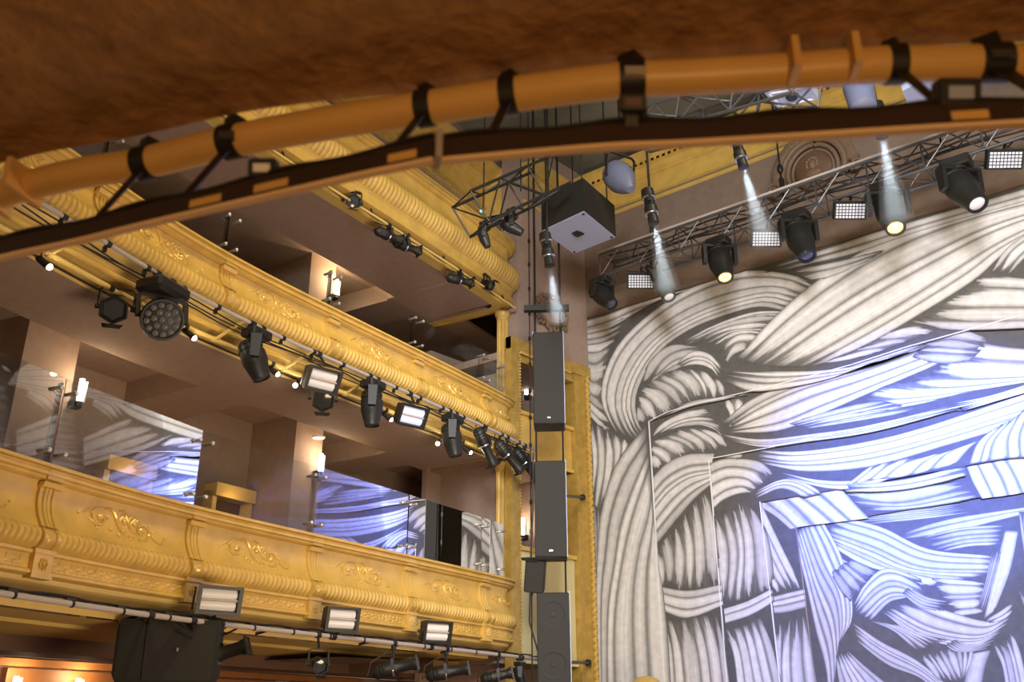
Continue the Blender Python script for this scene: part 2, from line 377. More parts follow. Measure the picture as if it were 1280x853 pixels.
D.b(2, [[(950, 337), (1050, 305), (1150, 275), (1330, 223)], [(960, 343), (1060, 319), (1160, 286), (1330, 238)]], .35, 0)
D.b(2, [[(985, 338), (1050, 327), (1115, 309)], [(1015, 352), (1042, 345), (1085, 327)]], .4, .5, .9)
D.b(4, [[(1222, 349), (1250, 351), (1330, 357)], [(1190, 374), (1240, 373), (1330, 374)], [(1160, 390), (1220, 391), (1330, 390)], [(1140, 402), (1200, 409), (1330, 405)]], .35, 0, .95)
D.b(3, [[(1240, 340), (1262, 310), (1300, 284)], [(1262, 345), (1280, 322), (1310, 296)]], .4, 0)
D.b(6, [[(809, 539), (775, 585), (757, 640), (751, 690), (748, 760), (752, 900), (758, 1060)], [(811, 560), (790, 600), (772, 650), (765, 700), (757, 760), (757, 900), (764, 1060)], [(813, 582), (800, 620), (788, 660), (776, 720), (769, 790), (772, 900), (782, 1060)], [(816, 622), (811, 655), (800, 700), (795, 770), (802, 900), (815, 1060)], [(818, 655), (820, 700), (824, 760), (832, 900), (841, 1060)]], .05, 0)
D.b(10, [[(1340, 380), (1450, 350), (1600, 340), (1900, 280)], [(1345, 330), (1450, 290), (1600, 250), (1900, 170)], [(1350, 262), (1450, 225), (1600, 190), (1900, 90)]], .1, .1)
D.done('painted_cloth', r0); edging(line, Y0).build('edging', M['white'], r0)
# right leg and header seen only in the balcony glass
D = Drop(Y1); p, line = frame_polys(P1L, P1T, Y1, -8.2, 8.0); D.base(p)
D.b(7, [[(812, 572), (820, 577), (824, 585)], [(813, 556), (832, 565), (842, 577)], [(825, 548), (850, 556), (861, 569)], [(843, 540), (868, 553), (876, 567)], [(860, 535), (884, 550), (894, 563)], [(880, 537), (897, 547), (907, 559)]], .3, .5)
D.b(4, [[(814, 547), (830, 530), (855, 518), (882, 511)], [(830, 540), (850, 530), (875, 526), (898, 529)], [(850, 534), (872, 531), (892, 536), (903, 546)]], .25, .4)
D.b(2, [[(903, 500), (912, 518), (906, 533)], [(930, 498), (926, 518), (915, 534)]], .3, .5)
D.b(6, [[(815, 604), (835, 584), (860, 573), (892, 571)], [(816, 630), (835, 608), (860, 593), (888, 588)], [(818, 652), (840, 625), (862, 607), (889, 596)], [(820, 676), (845, 645), (867, 621), (889, 604)]], 0, 0, .92)
D.b(6, [[(819, 690), (826, 710), (828, 732)], [(838, 665), (843, 700), (843, 737)], [(850, 650), (858, 690), (857, 740)], [(865, 632), (872, 680), (872, 740)], [(882, 610), (890, 670), (896, 737)]], .45, .4)
D.b(3, [[(822, 735), (860, 741), (902, 733)], [(824, 749), (860, 757), (903, 747)], [(825, 761), (860, 771), (904, 756)]], 0, 0)
D.b(6, [[(826, 776), (837, 810), (842, 900), (848, 1060)], [(850, 775), (857, 820), (864, 900), (872, 1060)], [(872, 770), (884, 820), (892, 900), (905, 1060)], [(895, 770), (902, 810), (912, 900), (924, 1060)]], .2, 0)
D.b(5, [[(903, 529), (935, 505), (980, 484), (1060, 459), (1150, 428)], [(916, 533), (960, 510), (1010, 489), (1080, 468), (1165, 438)], [(912, 541), (975, 534), (1030, 512), (1090, 487), (1182, 449)]], .15, .1, 1.05)
D.b(3, [[(902, 543), (950, 550), (1010, 544), (1090, 532), (1190, 506)], [(915, 552), (955, 559), (1010, 552), (1090, 540), (1200, 512)]], .15, .3, 1.05)
D.b(6, [[(1203, 432), (1240, 441), (1330, 447)], [(1165, 464), (1220, 468), (1330, 468)], [(1103, 484), (1180, 488), (1330, 470)], [(1077, 503), (1130, 500), (1215, 490)], [(1041, 519), (1100, 512), (1165, 502)]], .35, .1)
D.b(4, [[(985, 530), (1040, 515), (1100, 500)], [(1010, 536), (1070, 526), (1150, 512)]], .3, .4, .95)
D.b(4, [[(1165, 420), (1200, 415), (1240, 425)], [(1140, 447), (1180, 452), (1215, 450)]], .4, .4, .7)
D.b(5, [[(1200, 515), (1250, 500), (1320, 480)], [(1190, 505), (1240, 495), (1320, 470)]], .3, .1)
D.b(2, [[(1000, 533), (1050, 520), (1110, 512)], [(1030, 530), (1060, 526), (1120, 514)]], .4, .5, .9)
D.b(7, [[(1330, 400), (1500, 340), (1800, 300)], [(1330, 470), (1500, 430), (1800, 380)]], .2, .1)
D.done('painted_flat', r1); edging(line, Y1).build('edging', M['white'], r1)
D = Drop(Y2); p, line = frame_polys(P2L, P2T, Y2, -7.6, 7.6); D.base(p)
D.b(4, [[(886, 584), (910, 577), (945, 580), (966, 593)], [(887, 601), (910, 592), (935, 595), (952, 606)], [(888, 618), (910, 606), (930, 604), (944, 612)], [(890, 634), (905, 622), (925, 615), (941, 617)]], 0, .3)
D.b(5, [[(893, 648), (900, 690), (903, 752)], [(908, 640), (920, 690), (914, 753)], [(925, 628), (935, 680), (935, 748)], [(945, 640), (957, 680), (963, 737)]], .35, .3)
D.b(2, [[(905, 762), (935, 752), (966, 736)], [(907, 779), (938, 769), (968, 752)]], 0, .1)
D.b(5, [[(908, 787), (920, 820), (928, 900), (935, 1060)], [(930, 782), (940, 820), (952, 900), (960, 1060)], [(950, 772), (965, 820), (981, 900), (996, 1060)]], .12, 0)
D.b(3, [[(942, 616), (975, 601), (1000, 602), (1028, 617)], [(946, 623), (972, 611), (990, 613), (1006, 622)]], .25, .1)
D.b(4, [[(950, 563), (1000, 566), (1080, 555), (1160, 535), (1290, 492)], [(948, 572), (1000, 576), (1085, 566), (1170, 545), (1300, 505)], [(955, 581), (1010, 588), (1090, 581), (1180, 556), (1300, 520)]], .15, 0, 1.05)
D.b(1, [[(895, 560), (915, 561), (932, 566)], [(900, 572), (915, 573), (925, 575)]], .3, .3)
D.b(2, [[(975, 589), (1020, 600), (1070, 601), (1115, 589)], [(985, 600), (1040, 611), (1085, 608), (1155, 580)]], .3, .4)
D.b(6, [[(1062, 606), (1080, 592), (1092, 581)], [(1085, 601), (1105, 585), (1119, 576)], [(1130, 596), (1150, 578), (1179, 566)], [(1182, 584), (1205, 560), (1230, 549)]], .1, .45)
D.b(5, [[(1216, 580), (1225, 555), (1245, 534)], [(1235, 577), (1243, 550), (1266, 524)], [(1265, 573), (1265, 545), (1280, 513)], [(1290, 572), (1290, 540), (1305, 505)]], .05, .3)
D.b(2, [[(1053, 608), (1130, 600), (1207, 582)], [(1058, 616), (1130, 612), (1208, 596)]], .25, .3)
D.b(6, [[(1330, 470), (1500, 430), (1800, 380)], [(1330, 560), (1500, 530), (1800, 490)]], .2, .1)
D.done('painted_flat', r2); edging(line[:2], Y2).build('edging', M['white'], r2)
D = Drop(Y3, .90); p, line = frame_polys(P3L, P3T, Y3, -7.0, 7.2); D.base(p)
D.b(5, [[(949, 629), (973, 645), (991, 661)], [(974, 625), (990, 640), (1006, 658)], [(1004, 619), (1025, 635), (1046, 653)], [(1043, 611), (1060, 630), (1079, 649)]], 0, 0, .98)
D.b(3, [[(1052, 612), (1100, 617), (1205, 600)], [(1066, 626), (1130, 630), (1212, 612)], [(1083, 640), (1150, 634), (1222, 622)]], .3, .3, .8)
D.b(4, [[(1213, 583), (1220, 600), (1232, 623)], [(1243, 577), (1255, 598), (1263, 619)], [(1275, 571), (1285, 592), (1297, 613)]], 0, 0, .95)
D.b(4, [[(951, 633), (978, 690), (1002, 737)], [(953, 668), (970, 705), (987, 737)], [(955, 700), (962, 722), (972, 741)]], .05, .3)
D.b(3, [[(965, 748), (985, 743), (1006, 738)], [(968, 766), (985, 764), (1008, 758)]], 0, 0)
D.b(4, [[(970, 782), (970, 830), (974, 900), (980, 1060)], [(990, 775), (985, 830), (990, 900), (1000, 1060)], [(1006, 770), (1013, 830), (1022, 900), (1030, 1060)]], .2, 0)
D.done('painted_flat', r3); edging(line[:2], Y3, .008).build('edging', M['mauve'], r3)
D = Drop(Y4, .80); D.base([[(-6.6, 1.0), (7.2, 1.0), (7.2, 7.0), (-6.6, 7.0)]])  # strand paint toned down to carry the dimmer light on this backdrop
D.b(9, [[(1065, 628), (1130, 634), (1205, 618)], [(1060, 645), (1120, 642), (1200, 634)], [(1080, 655), (1150, 648), (1215, 640)]], .4, .4, .8)
D.b(7, [[(1042, 648), (1100, 663), (1160, 690), (1241, 698)], [(1036, 668), (1090, 688), (1150, 712), (1238, 716)], [(1040, 682), (1085, 706), (1130, 719), (1168, 732)]], .1, .1)
D.b(4, [[(1042, 690), (1060, 704), (1088, 712)], [(1045, 706), (1058, 716), (1072, 722)]], .3, .5, .8)
D.b(2, [[(1120, 669), (1180, 651), (1280, 635), (1320, 628)], [(1135, 675), (1190, 665), (1280, 643), (1320, 638)]], .4, 0, .85)
D.b(5, [[(1150, 674), (1200, 662), (1254, 658)], [(1175, 690), (1210, 682), (1249, 680)]], .5, .2, .9)
D.b(8, [[(1025, 652), (1045, 690), (1060, 735), (1063, 775), (1051, 802)], [(1005, 658), (1025, 710), (1045, 750), (1050, 790), (1047, 815)], [(994, 668), (1010, 730), (1022, 780), (1035, 830), (1040, 900)]], .05, .15)
D.b(5, [[(1166, 726), (1200, 728), (1232, 731)], [(1178, 746), (1205, 746), (1231, 744)], [(1192, 768), (1210, 766), (1229, 764)]], .35, .3)
D.b(6, [[(1105, 766), (1150, 796), (1210, 808), (1245, 796)], [(1110, 763), (1160, 790), (1220, 799), (1257, 783)], [(1142, 750), (1180, 767), (1235, 780), (1266, 764)]], .15, .15)
D.b(6, [[(1068, 757), (1085, 730), (1110, 714), (1152, 726)], [(1072, 767), (1100, 740), (1125, 735), (1160, 752)], [(1087, 775), (1110, 752), (1130, 747), (1150, 745)]], .15, .25)
D.b(1, [[(1257, 663), (1245, 710), (1230, 775)], [(1273, 664), (1262, 715), (1243, 765)]], .04, .05)
D.b(2, [[(1229, 777), (1250, 765), (1266, 753)], [(1240, 780), (1255, 774), (1266, 766)]], .4, .3)
D.b(1, [[(1214, 817), (1208, 840), (1200, 900)], [(1239, 812), (1230, 840), (1222, 900)]], .05, 0)
D.b(4, [[(1066, 779), (1100, 803), (1150, 830), (1200, 872)], [(1072, 802), (1110, 830), (1150, 847), (1180, 872)]], .12, 0)
D.b(6, [[(1088, 776), (1120, 790), (1147, 814)], [(1120, 781), (1145, 790), (1187, 800)]], .2, .4)
D.b(8, [[(1153, 820), (1165, 835), (1176, 852)], [(1182, 812), (1190, 830), (1200, 852)], [(1214, 808), (1212, 825), (1205, 848)]], .45, .4)
D.b(6, [[(1058, 813), (1080, 835), (1120, 870)], [(1045, 820), (1050, 845), (1062, 900)]], .25, 0)
D.b(4, [[(1243, 808), (1255, 835), (1264, 900)], [(1265, 790), (1275, 820), (1292, 900)]], .3, 0)
D.b(2, [[(1272, 740), (1285, 770), (1300, 830)], [(1285, 730), (1300, 760), (1320, 830)]], .4, 0, .7)
D.b(6, [[(1045, 900), (1060, 960), (1070, 1060)], [(1110, 880), (1130, 960), (1150, 1060)], [(1290, 890), (1310, 960), (1330, 1060)]], .2, 0)
D.b(4, [[(1040, 715), (1052, 735), (1064, 752)], [(1062, 700), (1078, 708), (1095, 716)]], .3, .5, .8)
D.b(4, [[(1135, 735), (1160, 748), (1185, 752)], [(1128, 742), (1150, 758), (1180, 765)]], .3, .5, .8)
D.b(5, [[(1195, 800), (1215, 808), (1245, 800)], [(1180, 806), (1200, 815), (1235, 812)]], .3, .5, .8)
D.b(4, [[(1240, 690), (1232, 730), (1222, 760)], [(1252, 690), (1240, 730), (1230, 765)]], .3, .4, .7)
D.b(5, [[(1275, 640), (1282, 690), (1290, 730)], [(1300, 640), (1305, 690), (1310, 730)]], .2, .3, .7)
D.b(9, [[(1330, 640), (1500, 600), (1800, 560)], [(1330, 760), (1500, 740), (1800, 700)], [(1340, 900), (1500, 890), (1800, 880)]], .2, .2)
D.done('painted_cloth', r4)

# ------------------------------------------------------------------ balconies (profile swept along the horseshoe curve R, rounded end by the stage)
YE, RE = 10.72, .42
def stations(y0, step, back=1.2):
    st = []; n = int((YE-y0)/step)
    for y in np.linspace(y0, YE, n): st.append((Vector((R(y), y, 0)), Rn(y)))
    n0 = Rn(YE); t0 = Vector((-n0.y, n0.x, 0)); c = st[-1][0]-n0*RE
    k = max(int(RE*1.57/step), 5)
    for i in range(1, k+1):
        a = math.pi/2*i/k; d = n0*math.cos(a)+t0*math.sin(a); st.append((c+d*RE, d))
    m = max(int(back/step/3), 2)
    for i in range(1, m+1): st.append((c+t0*RE-n0*(back*i/m), t0))
    return st
def sweep(prof, y0=-5., step=.12, st=None):
    mb = MB(); st = st or stations(y0, step)
    return mb.grid([[Vector((p.x+n.x*o, p.y+n.y*o, z)) for o, z in prof] for p, n in st])
PIL = [-3.05, -1.4, .25, 1.9, 3.55, 5.2, 6.85, 8.5, 10.15]
RB = .135
RAILP = [(-.14, -.02), (-.14, 0), (.06, 0), (.088, -.012), (.088, -.036), (.055, -.042), (.045, -.062), (.07, -.068), (.07, -.094), (.035, -.100), (.03, -.120), (.012, -.128), (-.015, -RB)]
def panel_o(t): return -.02-.03*math.sin(min(max(t, 0), 1)*math.pi)+.075*max(t, 0)**2      # hollow of the bowed panel, t from rail to gadroon
def gadroon(zt, zb, bulge, pitch=.088):
    mb = MB(); st = stations(-1., pitch/10); rows = []; s = 0; prev = None
    for p, n in st:
        if prev is not None: s += (p-prev).length
        prev = p; r = []
        for i in range(9):
            t = i/8; ph = (s+t*.03)/pitch*math.pi
            o = .052-.02*t+bulge*math.sin(t*math.pi)**.6-.046*math.sin(t*math.pi)**.3*(1-abs(math.sin(ph))**.36); r.append(Vector((p.x+n.x*o, p.y+n.y*o, zt+(zb-zt)*t)))
        rows.append(r)
    return mb.grid(rows)
def spiral(cx, cz, r, a0, turns, sgn): return [(cx+sgn*r*(1-.8*i/16)*math.cos(a0+turns*2*math.pi*i/16), cz+r*(1-.8*i/16)*math.sin(a0+turns*2*math.pi*i/16)) for i in range(17)]
def ornament(Yc, zt, zb, flip, sc_=1.0):
    mb = MB(); zc = (zt+zb)/2+.0
    def P(s, h, l=.005):
        y = Yc+s*1.08*sc_; z = zc+h*sc_; t = (zt-z)/(zt-zb); return bp(y, panel_o(t)+l, z)
    curves = [([(-.20, .11), (-.13, .12), (-.07, .06), (-.03, -.03), (.04, -.09), (.12, -.10)], .017),
              (spiral(-.24, .02, .10, 1.2, 1.25, 1), .013), (spiral(.22, -.02, .10, 4.2, 1.3, 1), .014),
              ([(.03, .10), (.07, .04), (.10, -.02), (.17, -.06)], .012), ([(-.36, .0), (-.31, -.03), (-.27, -.08)], .010),
              ([(.32, -.05), (.38, -.10), (.44, -.10), (.46, -.07)], .011), ([(-.05, .12), (0, .13), (.05, .11)], .010), ([(-.42, .03), (-.38, .06), (-.33, .09)], .009)]
    for c, r in curves:
        q = cr([(a, b, 0) for a, b in c], 18) if len(c) < 10 else [(a, b, 0) for a, b in c]; n = len(q)
        mb.tube([P(a, b) for a, b, _ in q], [r*(.45+.55*math.sin(math.pi*(i+.7)/(n+.4))) for i in range(n)], 6)
    rg = random.Random(int(Yc*100))
    for a, b, w_ in [(-.24, .02, .028), (.22, -.02, .03), (.01, -.06, .02), (-.12, -.07, .018), (-.06, -.11, .018), (.03, .03, .022), (.09, .08, .016), (.14, .03, .014), (-.46, .02, .013), (.48, -.04, .013), (-.16, .04, .016), (.30, .04, .013), (.33, -.01, .012), (-.33, .05, .014), (.08, -.12, .013), (.18, .08, .012), (-.29, -.09, .012)]:
        mb.blob(P(a+rg.uniform(-.01, .01), b), (w_, w_*1.2, w_), None, 7, 5)
    for i in range(9):
        a = -.10+.022*i; mb.tube([P(a+.05, .02+.01*(i % 3)), P(a+.09, .07+.012*(i % 2)), P(a+.10, .10)], [.003, .007, .002], 5)
    return mb
def pilaster(Yc, zt, zb, zg, wd=.085):
    mb = MB(); hs = []
    for i in range(13): t = i/12; hs.append((panel_o(t)+.028, zt+(zb-zt)*t))
    us = [-1, -.98, -.62, -.55, -.40, -.33, -.05, 0, .05, .33, .40, .55, .62, .98, 1]; dd = [-.05, 0, 0, -.016, -.016, 0, 0, -.012, 0, 0, -.016, -.016, 0, 0, -.05]
    mb.grid([[bp(Yc+u*wd, o+d, z) for o, z in hs] for u, d in zip(us, dd)])
    # cap under the rail
    mb.prism([bp(Yc-wd*1.15, .05, zt-.01), bp(Yc+wd*1.15, .05, zt-.01), bp(Yc+wd*1.15, .035, zt-.05), bp(Yc-wd*1.15, .035, zt-.05)], -Rn(Yc)*.06)
    mb.prism([bp(Yc-wd*.95, .058, zt+.09), bp(Yc+wd*.95, .058, zt+.09), bp(Yc+wd*.95, .05, zt+.01), bp(Yc-wd*.95, .05, zt+.01)], -Rn(Yc)*.06)
    return mb
def pil_gad(Yc, zt, zb, bulge, wd=.085):
    mb = MB()
    mb.grid([[bp(Yc+u*wd, .065+(bulge+.010)*math.sin(i/8*math.pi)**.75+d, zt+(zb-zt)*i/8) for i in range(9)] for u, d in zip([-1, -.97, -.5, -.45, 0, .45, .5, .97, 1], [-.06, 0, 0, -.014, 0, -.014, 0, 0, -.06])])
    return mb
SPEC = {'lower': (3.585, .37, .18, .062), 'middle': (6.315, .27, .22, .075), 'upper': (9.05, .33, .36, .12)}
ROOT = {}
for nm, (zt, hp, hg, bulge) in SPEC.items():
    lab = {'lower': 'lowest gilded theatre balcony with scrollwork, ribbed moulding and patterned frieze', 'middle': 'middle gilded theatre balcony with scrollwork above the long row of stage lamps',
           'upper': 'topmost gilded balcony with rounded end, partly hidden behind the dark rail'}[nm]
    r = ROOT[nm] = thing('balcony', (-8.4, 6, zt), lab, 'balcony')
    zp, zg = zt-RB-hp, zt-RB-hp-hg
    sweep([(o, zt+z) for o, z in RAILP]).build('handrail', 'gold', r)
    sweep([(panel_o(t/10)+0, zt-RB-hp*t/10) for t in range(11)]+[(.045, zp-.004)]).build('front_panel', 'gold', r)
    gadroon(zp, zg, bulge, .062 if nm != 'upper' else .078).build('gadroon_moulding', 'gold', r, 50)
    if nm != 'upper':
        for y in PIL:
            pilaster(y, zt-RB, zp, zg).build('pilaster', 'gold', r); pil_gad(y, zp, zg, bulge).build('pilaster_foot', 'gold2', r)
        for i, y in enumerate(PIL[2:] + [10.15+1.05]):
            if i < 7:
                yc = y+.82 if y < 10 else 10.62
                ornament(yc, zt-RB, zp, 0, .95 if y < 10 else .42).build('scroll_ornament', 'gold2', r)
    if nm == 'lower':
        sweep([(.03, zg+.005), (.055, zg-.005), (.055, zg-.03), (.03, zg-.038), (.022, zg-.05), (.022, zg-.145), (.045, zg-.152), (.06, zg-.165), (.06, zg-.185), (.03, zg-.20), (.0, zg-.205)]).build('frieze', 'gold', r)
        st = stations(1.0, .062); bays = {}
        for i, (p, n) in enumerate(st[:-3]):
            fp = bays.setdefault(sum(p.y > y for y in PIL), MB())
            if min(abs(p.y-y) for y in PIL) < .12: continue
            t = Vector((-n.y, n.x, 0)); c = p+n*.024+Vector((0, 0, zg-.098)); k = 1 if i % 2 else -1
            rt = Matrix((t, n, Vector((0, 0, 1)))).transposed()
            fp.blob(c+Vector((0, 0, .012*k)), (.036, .012, .02), rt, 6, 4); fp.blob(c-Vector((0, 0, .022*k)), (.018, .009, .018), rt, 6, 4)
        for fp in bays.values():
            if fp.v: fp.build('frieze_pattern', 'gold', r)
        for y in PIL:
            b = MB()
            def q(u, o, z): return bp(y+u, o, z)
            b.prism([q(-.09, .075, zg-.0), q(.09, .075, zg-.0), q(.09, .075, zg-.215), q(-.09, .075, zg-.215)], -Rn(y)*.09)
            b.prism([q(-.10, .085, zg+.005), q(.10, .085, zg+.005), q(.10, .085, zg-.03), q(-.10, .085, zg-.03)], -Rn(y)*.1)
            b.prism([q(-.10, .085, zg-.19), q(.10, .085, zg-.19), q(.10, .085, zg-.22), q(-.10, .085, zg-.22)], -Rn(y)*.1)
            for k in range(8): a = k*math.pi/4; b.blob(q(.035*math.cos(a), .078, zg-.108+.035*math.sin(a)), (.017, .01, .017), None, 6, 4)
            b.blob(q(0, .08, zg-.108), (.02, .016, .02), None, 7, 5)
            b.build('frieze_block', 'gold', r)
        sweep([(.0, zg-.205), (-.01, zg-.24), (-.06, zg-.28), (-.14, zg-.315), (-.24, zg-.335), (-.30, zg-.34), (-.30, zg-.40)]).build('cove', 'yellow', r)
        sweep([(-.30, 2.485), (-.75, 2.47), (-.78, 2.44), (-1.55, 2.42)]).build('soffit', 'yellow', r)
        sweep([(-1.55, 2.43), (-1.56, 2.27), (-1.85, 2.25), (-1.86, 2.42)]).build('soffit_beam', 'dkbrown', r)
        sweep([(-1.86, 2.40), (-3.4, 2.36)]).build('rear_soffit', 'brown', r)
    elif nm == 'middle':
        sweep([(.02, zg), (.03, zg-.015), (.0, zg-.035), (-.03, zg-.05), (-.05, zg-.09), (-.10, zg-.11), (-.11, zg-.15), (-.24, zg-.19), (-.25, zg-.215), (-.34, zg-.23), (-.35, 5.40)]).build('cove', 'yellow', r)
        sweep([(-.35, 5.405), (-1.44, 5.40), (-1.45, 5.42), (-1.45, 5.72)]).build('soffit', 'mauve', r)
    else:
        sweep([(.02, zg), (.05, zg-.01), (.05, zg-.03), (.03, zg-.045), (.025, zg-.06), (.025, zg-.17), (.05, zg-.185), (.05, zg-.21), (.01, zg-.225), (-.12, zg-.23), (-.13, zg-.27)]).build('lower_moulding', 'gold', r)
        sweep([(-.12, 7.965), (-.30, 7.955)]).build('cove', 'yellow', r)
        sweep([(-.30, 7.955), (-1.44, 7.95), (-1.45, 7.97), (-1.45, 8.28)]).build('soffit', 'mauve', r)
# ceilings of the recesses, radial partition piers and beams
def slab(y0, y1, o0, o1, z0, z1, mb):
    ys = np.linspace(y0, y1, max(int((y1-y0)/.4), 2))
    for a, b in zip(ys[:-1], ys[1:]):
        lo = [bp(a, o0, z0), bp(b, o0, z0), bp(b, o1, z0), bp(a, o1, z0)]; mb.prism(lo, (0, 0, z1-z0))
mb = MB()
for z in (5.72, 8.28): slab(-5, 13.2, -3.9, -1.44, z, z+.05, mb)
struct(mb, 'ceiling', 'mauve')
for y in (1.1, 4.75, 8.55):
    for z0, z1 in ((2.6, 5.74), (5.8, 8.3)):
        mb = MB(); slab(y-.27, y+.27, -3.7, -1.95, z0, z1, mb); struct(mb, 'pillar', 'mauve')
for y in (2.9, 6.55, 10.1):
    for z0, z1 in ((5.41, 5.74), (7.96, 8.3)):
        mb = MB(); slab(y-.38, y+.38, -3.7, -1.46, z0, z1, mb); struct(mb, 'beam', 'mauve')
# lit doorways at the back of the middle level, seen through the glass
for i, (ya, yb) in enumerate(((5.95, 6.6), (7.55, 8.26))):
    mb = MB(); slab(ya, ya+.07, -2.88, -2.66, 2.4, 4.58, mb); slab(ya, yb, -2.88, -2.60, 4.50, 4.68, mb); slab(yb-.07, yb, -2.88, -2.66, 2.4, 4.58, mb); struct(mb, 'door_%d' % (i+1), 'yellow')
    mb = MB(); slab(ya+.07, yb-.07, -2.86, -2.83, 2.4, 4.5, mb); struct(mb, 'door_%d_opening' % (i+1) if False else 'door_%d' % (i+3), 'dkbrown')
    lamp('doorway_lamp', 'POINT', bp(ya+.25, -2.42, 4.50), (0, 0, 0), 2.2, (1, .60, .25), .04)
# wood-panelled wall below the lowest balcony
mb = MB()
for a, b in ((5.6, 7.4), (7.7, 9.6), (9.9, 11.0)): slab(a, b, -3.3, -3.2, .4, 2.22, mb)
struct(mb, 'trim_1', 'wood')
mb = MB(); slab(4.0, 11.5, -3.32, -3.12, 2.24, 2.32, mb); struct(mb, 'trim_2', 'wood')
ex = thing('exit_sign', bp(7.35, -3.1, 1.95), 'small green and white exit sign under the big loudspeaker', 'sign')
mb = MB(); slab(7.0, 7.7, -3.15, -3.08, 1.86, 2.06, mb); mb.build('sign_plate', 'g_exit', ex)
mb = MB()
for k in range(3):
    y = 7.15+k*.2; mb.prism([bp(y, -3.079, 1.92), bp(y+.09, -3.079, 1.92), bp(y+.12, -3.079, 2.0), bp(y+.03, -3.079, 2.0)], Rn(y)*.004)
mb.build('sign_symbol', 'white', ex)

# ------------------------------------------------------------------ wall lamps
def sconce(p, n, h, label, power=9):
    r = thing('wall_sconce', p, label, 'wall lamp', 'upright tube sconces'); n = Vector(n).normalized(); p = Vector(p); t = Vector((-n.y, n.x, 0))
    mb = MB(); mb.cyl(p+n*.07-Vector((0, 0, h/2)), p+n*.07+Vector((0, 0, h/2)), .028, None, 10); mb.build('light_tube', 'g_tube', r)
    mb = MB(); mb.cyl(p+n*.07-Vector((0, 0, h/2+.05)), p+n*.07-Vector((0, 0, h/2-.01)), .045, .038, 10); mb.box(p+n*.02-Vector((0, 0, h/2+.02)), (.10, .10, .08)); mb.cyl(p-Vector((0, 0, h/2+.03)), p+n*.08-Vector((0, 0, h/2+.03)), .02); mb.build('bracket', 'black', r)
    mb = MB(); mb.box(p+n*.075+t*.06, (.02, .02, h*.9)); mb.build('glass_shade', 'bluegrey', r)
    lamp('sconce_glow', 'POINT', p+n*.20+Vector((0, 0, .12)), (0, 0, 0), power, (1, .74, .44), .05)
for px, py, o, lab in ((95, 490, -1.95, 'lit tube sconce on the pier behind the lowest balcony glass at the far left'), (396, 580, -1.95, 'lit tube sconce on the pier behind the lowest balcony glass near the middle'), (416, 361, -1.95, 'lit tube sconce on the pier above the middle balcony rail')):
    q = onR(px, py, o); sconce(q, Rn(q.y), .27, lab, 26 if py < 400 else 9)
for px, py, lab in ((14, 848, 'lit sconce under the lowest balcony, at the bottom left corner'), (92, 850, 'lit sconce under the lowest balcony, left of the big loudspeaker')):
    q = onR(px, py+8, -3.2); sconce(q, Rn(q.y), .16, lab, 9)
dl = onz(398, 547, 5.40); mb = MB(); mb.cyl(dl+Vector((0, 0, -.012)), dl+Vector((0, 0, .01)), .085, .095, 20)
tag(mb.build('recessed_downlight', 'white'), 'round pale downlight set in the soffit above the middle sconce', 'ceiling light')
lamp('sconce_glow', 'POINT', dl+Vector((0, 0, -.16)), (0, 0, 0), 1.2, (1, .8, .6), .05)

# ------------------------------------------------------------------ glass balustrades above the rails
ORD = ['rear-end', 'fifth from the stage', 'fourth from the stage', 'third from the stage', 'second from the stage', 'nearest the stage pillar']
def glass_row(zt, h, word, joints):
    for i, (a, b) in enumerate(zip(joints[:-1], joints[1:])):
        a2, b2 = a+.012, b-.012
        r = thing('glass_pane', bp((a+b)/2, -.05, zt), 'clear glass balustrade pane on the %s balcony rail, %s' % (word, ORD[i-(len(joints)-1)]), 'glass balustrade', 'glass panes on the %s balcony' % word)
        mb = MB(); n = Rn((a+b)/2); mb.prism([bp(a2, -.05, zt), bp(b2, -.05, zt), bp(b2, -.05, zt+h), bp(a2, -.05, zt+h)], n*-.012); mb.build('pane', ('glass_soft' if i > 2 else 'glass') if word == 'lowest' and i != 2 else 'glass_mid', r, 0)
        mb = MB(); mb.prism([bp(b, -.08, zt), bp(b, -.15, zt), bp(b, -.14, zt+h*.95), bp(b, -.08, zt+h*.95)], (0, .012, 0)); mb.build('glass_fin', 'glass', r, 0)
        for k, (y, z) in enumerate(((b-.08, zt+.12), (b-.08, zt+h-.12))):
            mb = MB(); m_ = Rn(y); mb.cyl(bp(y, .0, z), bp(y, -.12, z), .016, None, 10); mb.blob(bp(y, .005, z), (.024, .024, .024), None, 8, 6); mb.cyl(bp(y, -.1, z), bp(b, -.14, z), .008, None, 6); mb.build('steel_fitting', 'steel', r)
            if b > 10.5: continue
            mb = MB(); mb.cyl(bp(b+.08, .0, z), bp(b+.08, -.12, z), .016, None, 10); mb.blob(bp(b+.08, .005, z), (.024, .024, .024), None, 8, 6); mb.build('steel_fitting', 'steel', r)
J = [1.9, 3.55, 5.2, 6.85, 8.5, 10.15, 10.74]
glass_row(3.585, .78, 'lowest', J); glass_row(6.315, .60, 'middle', J)

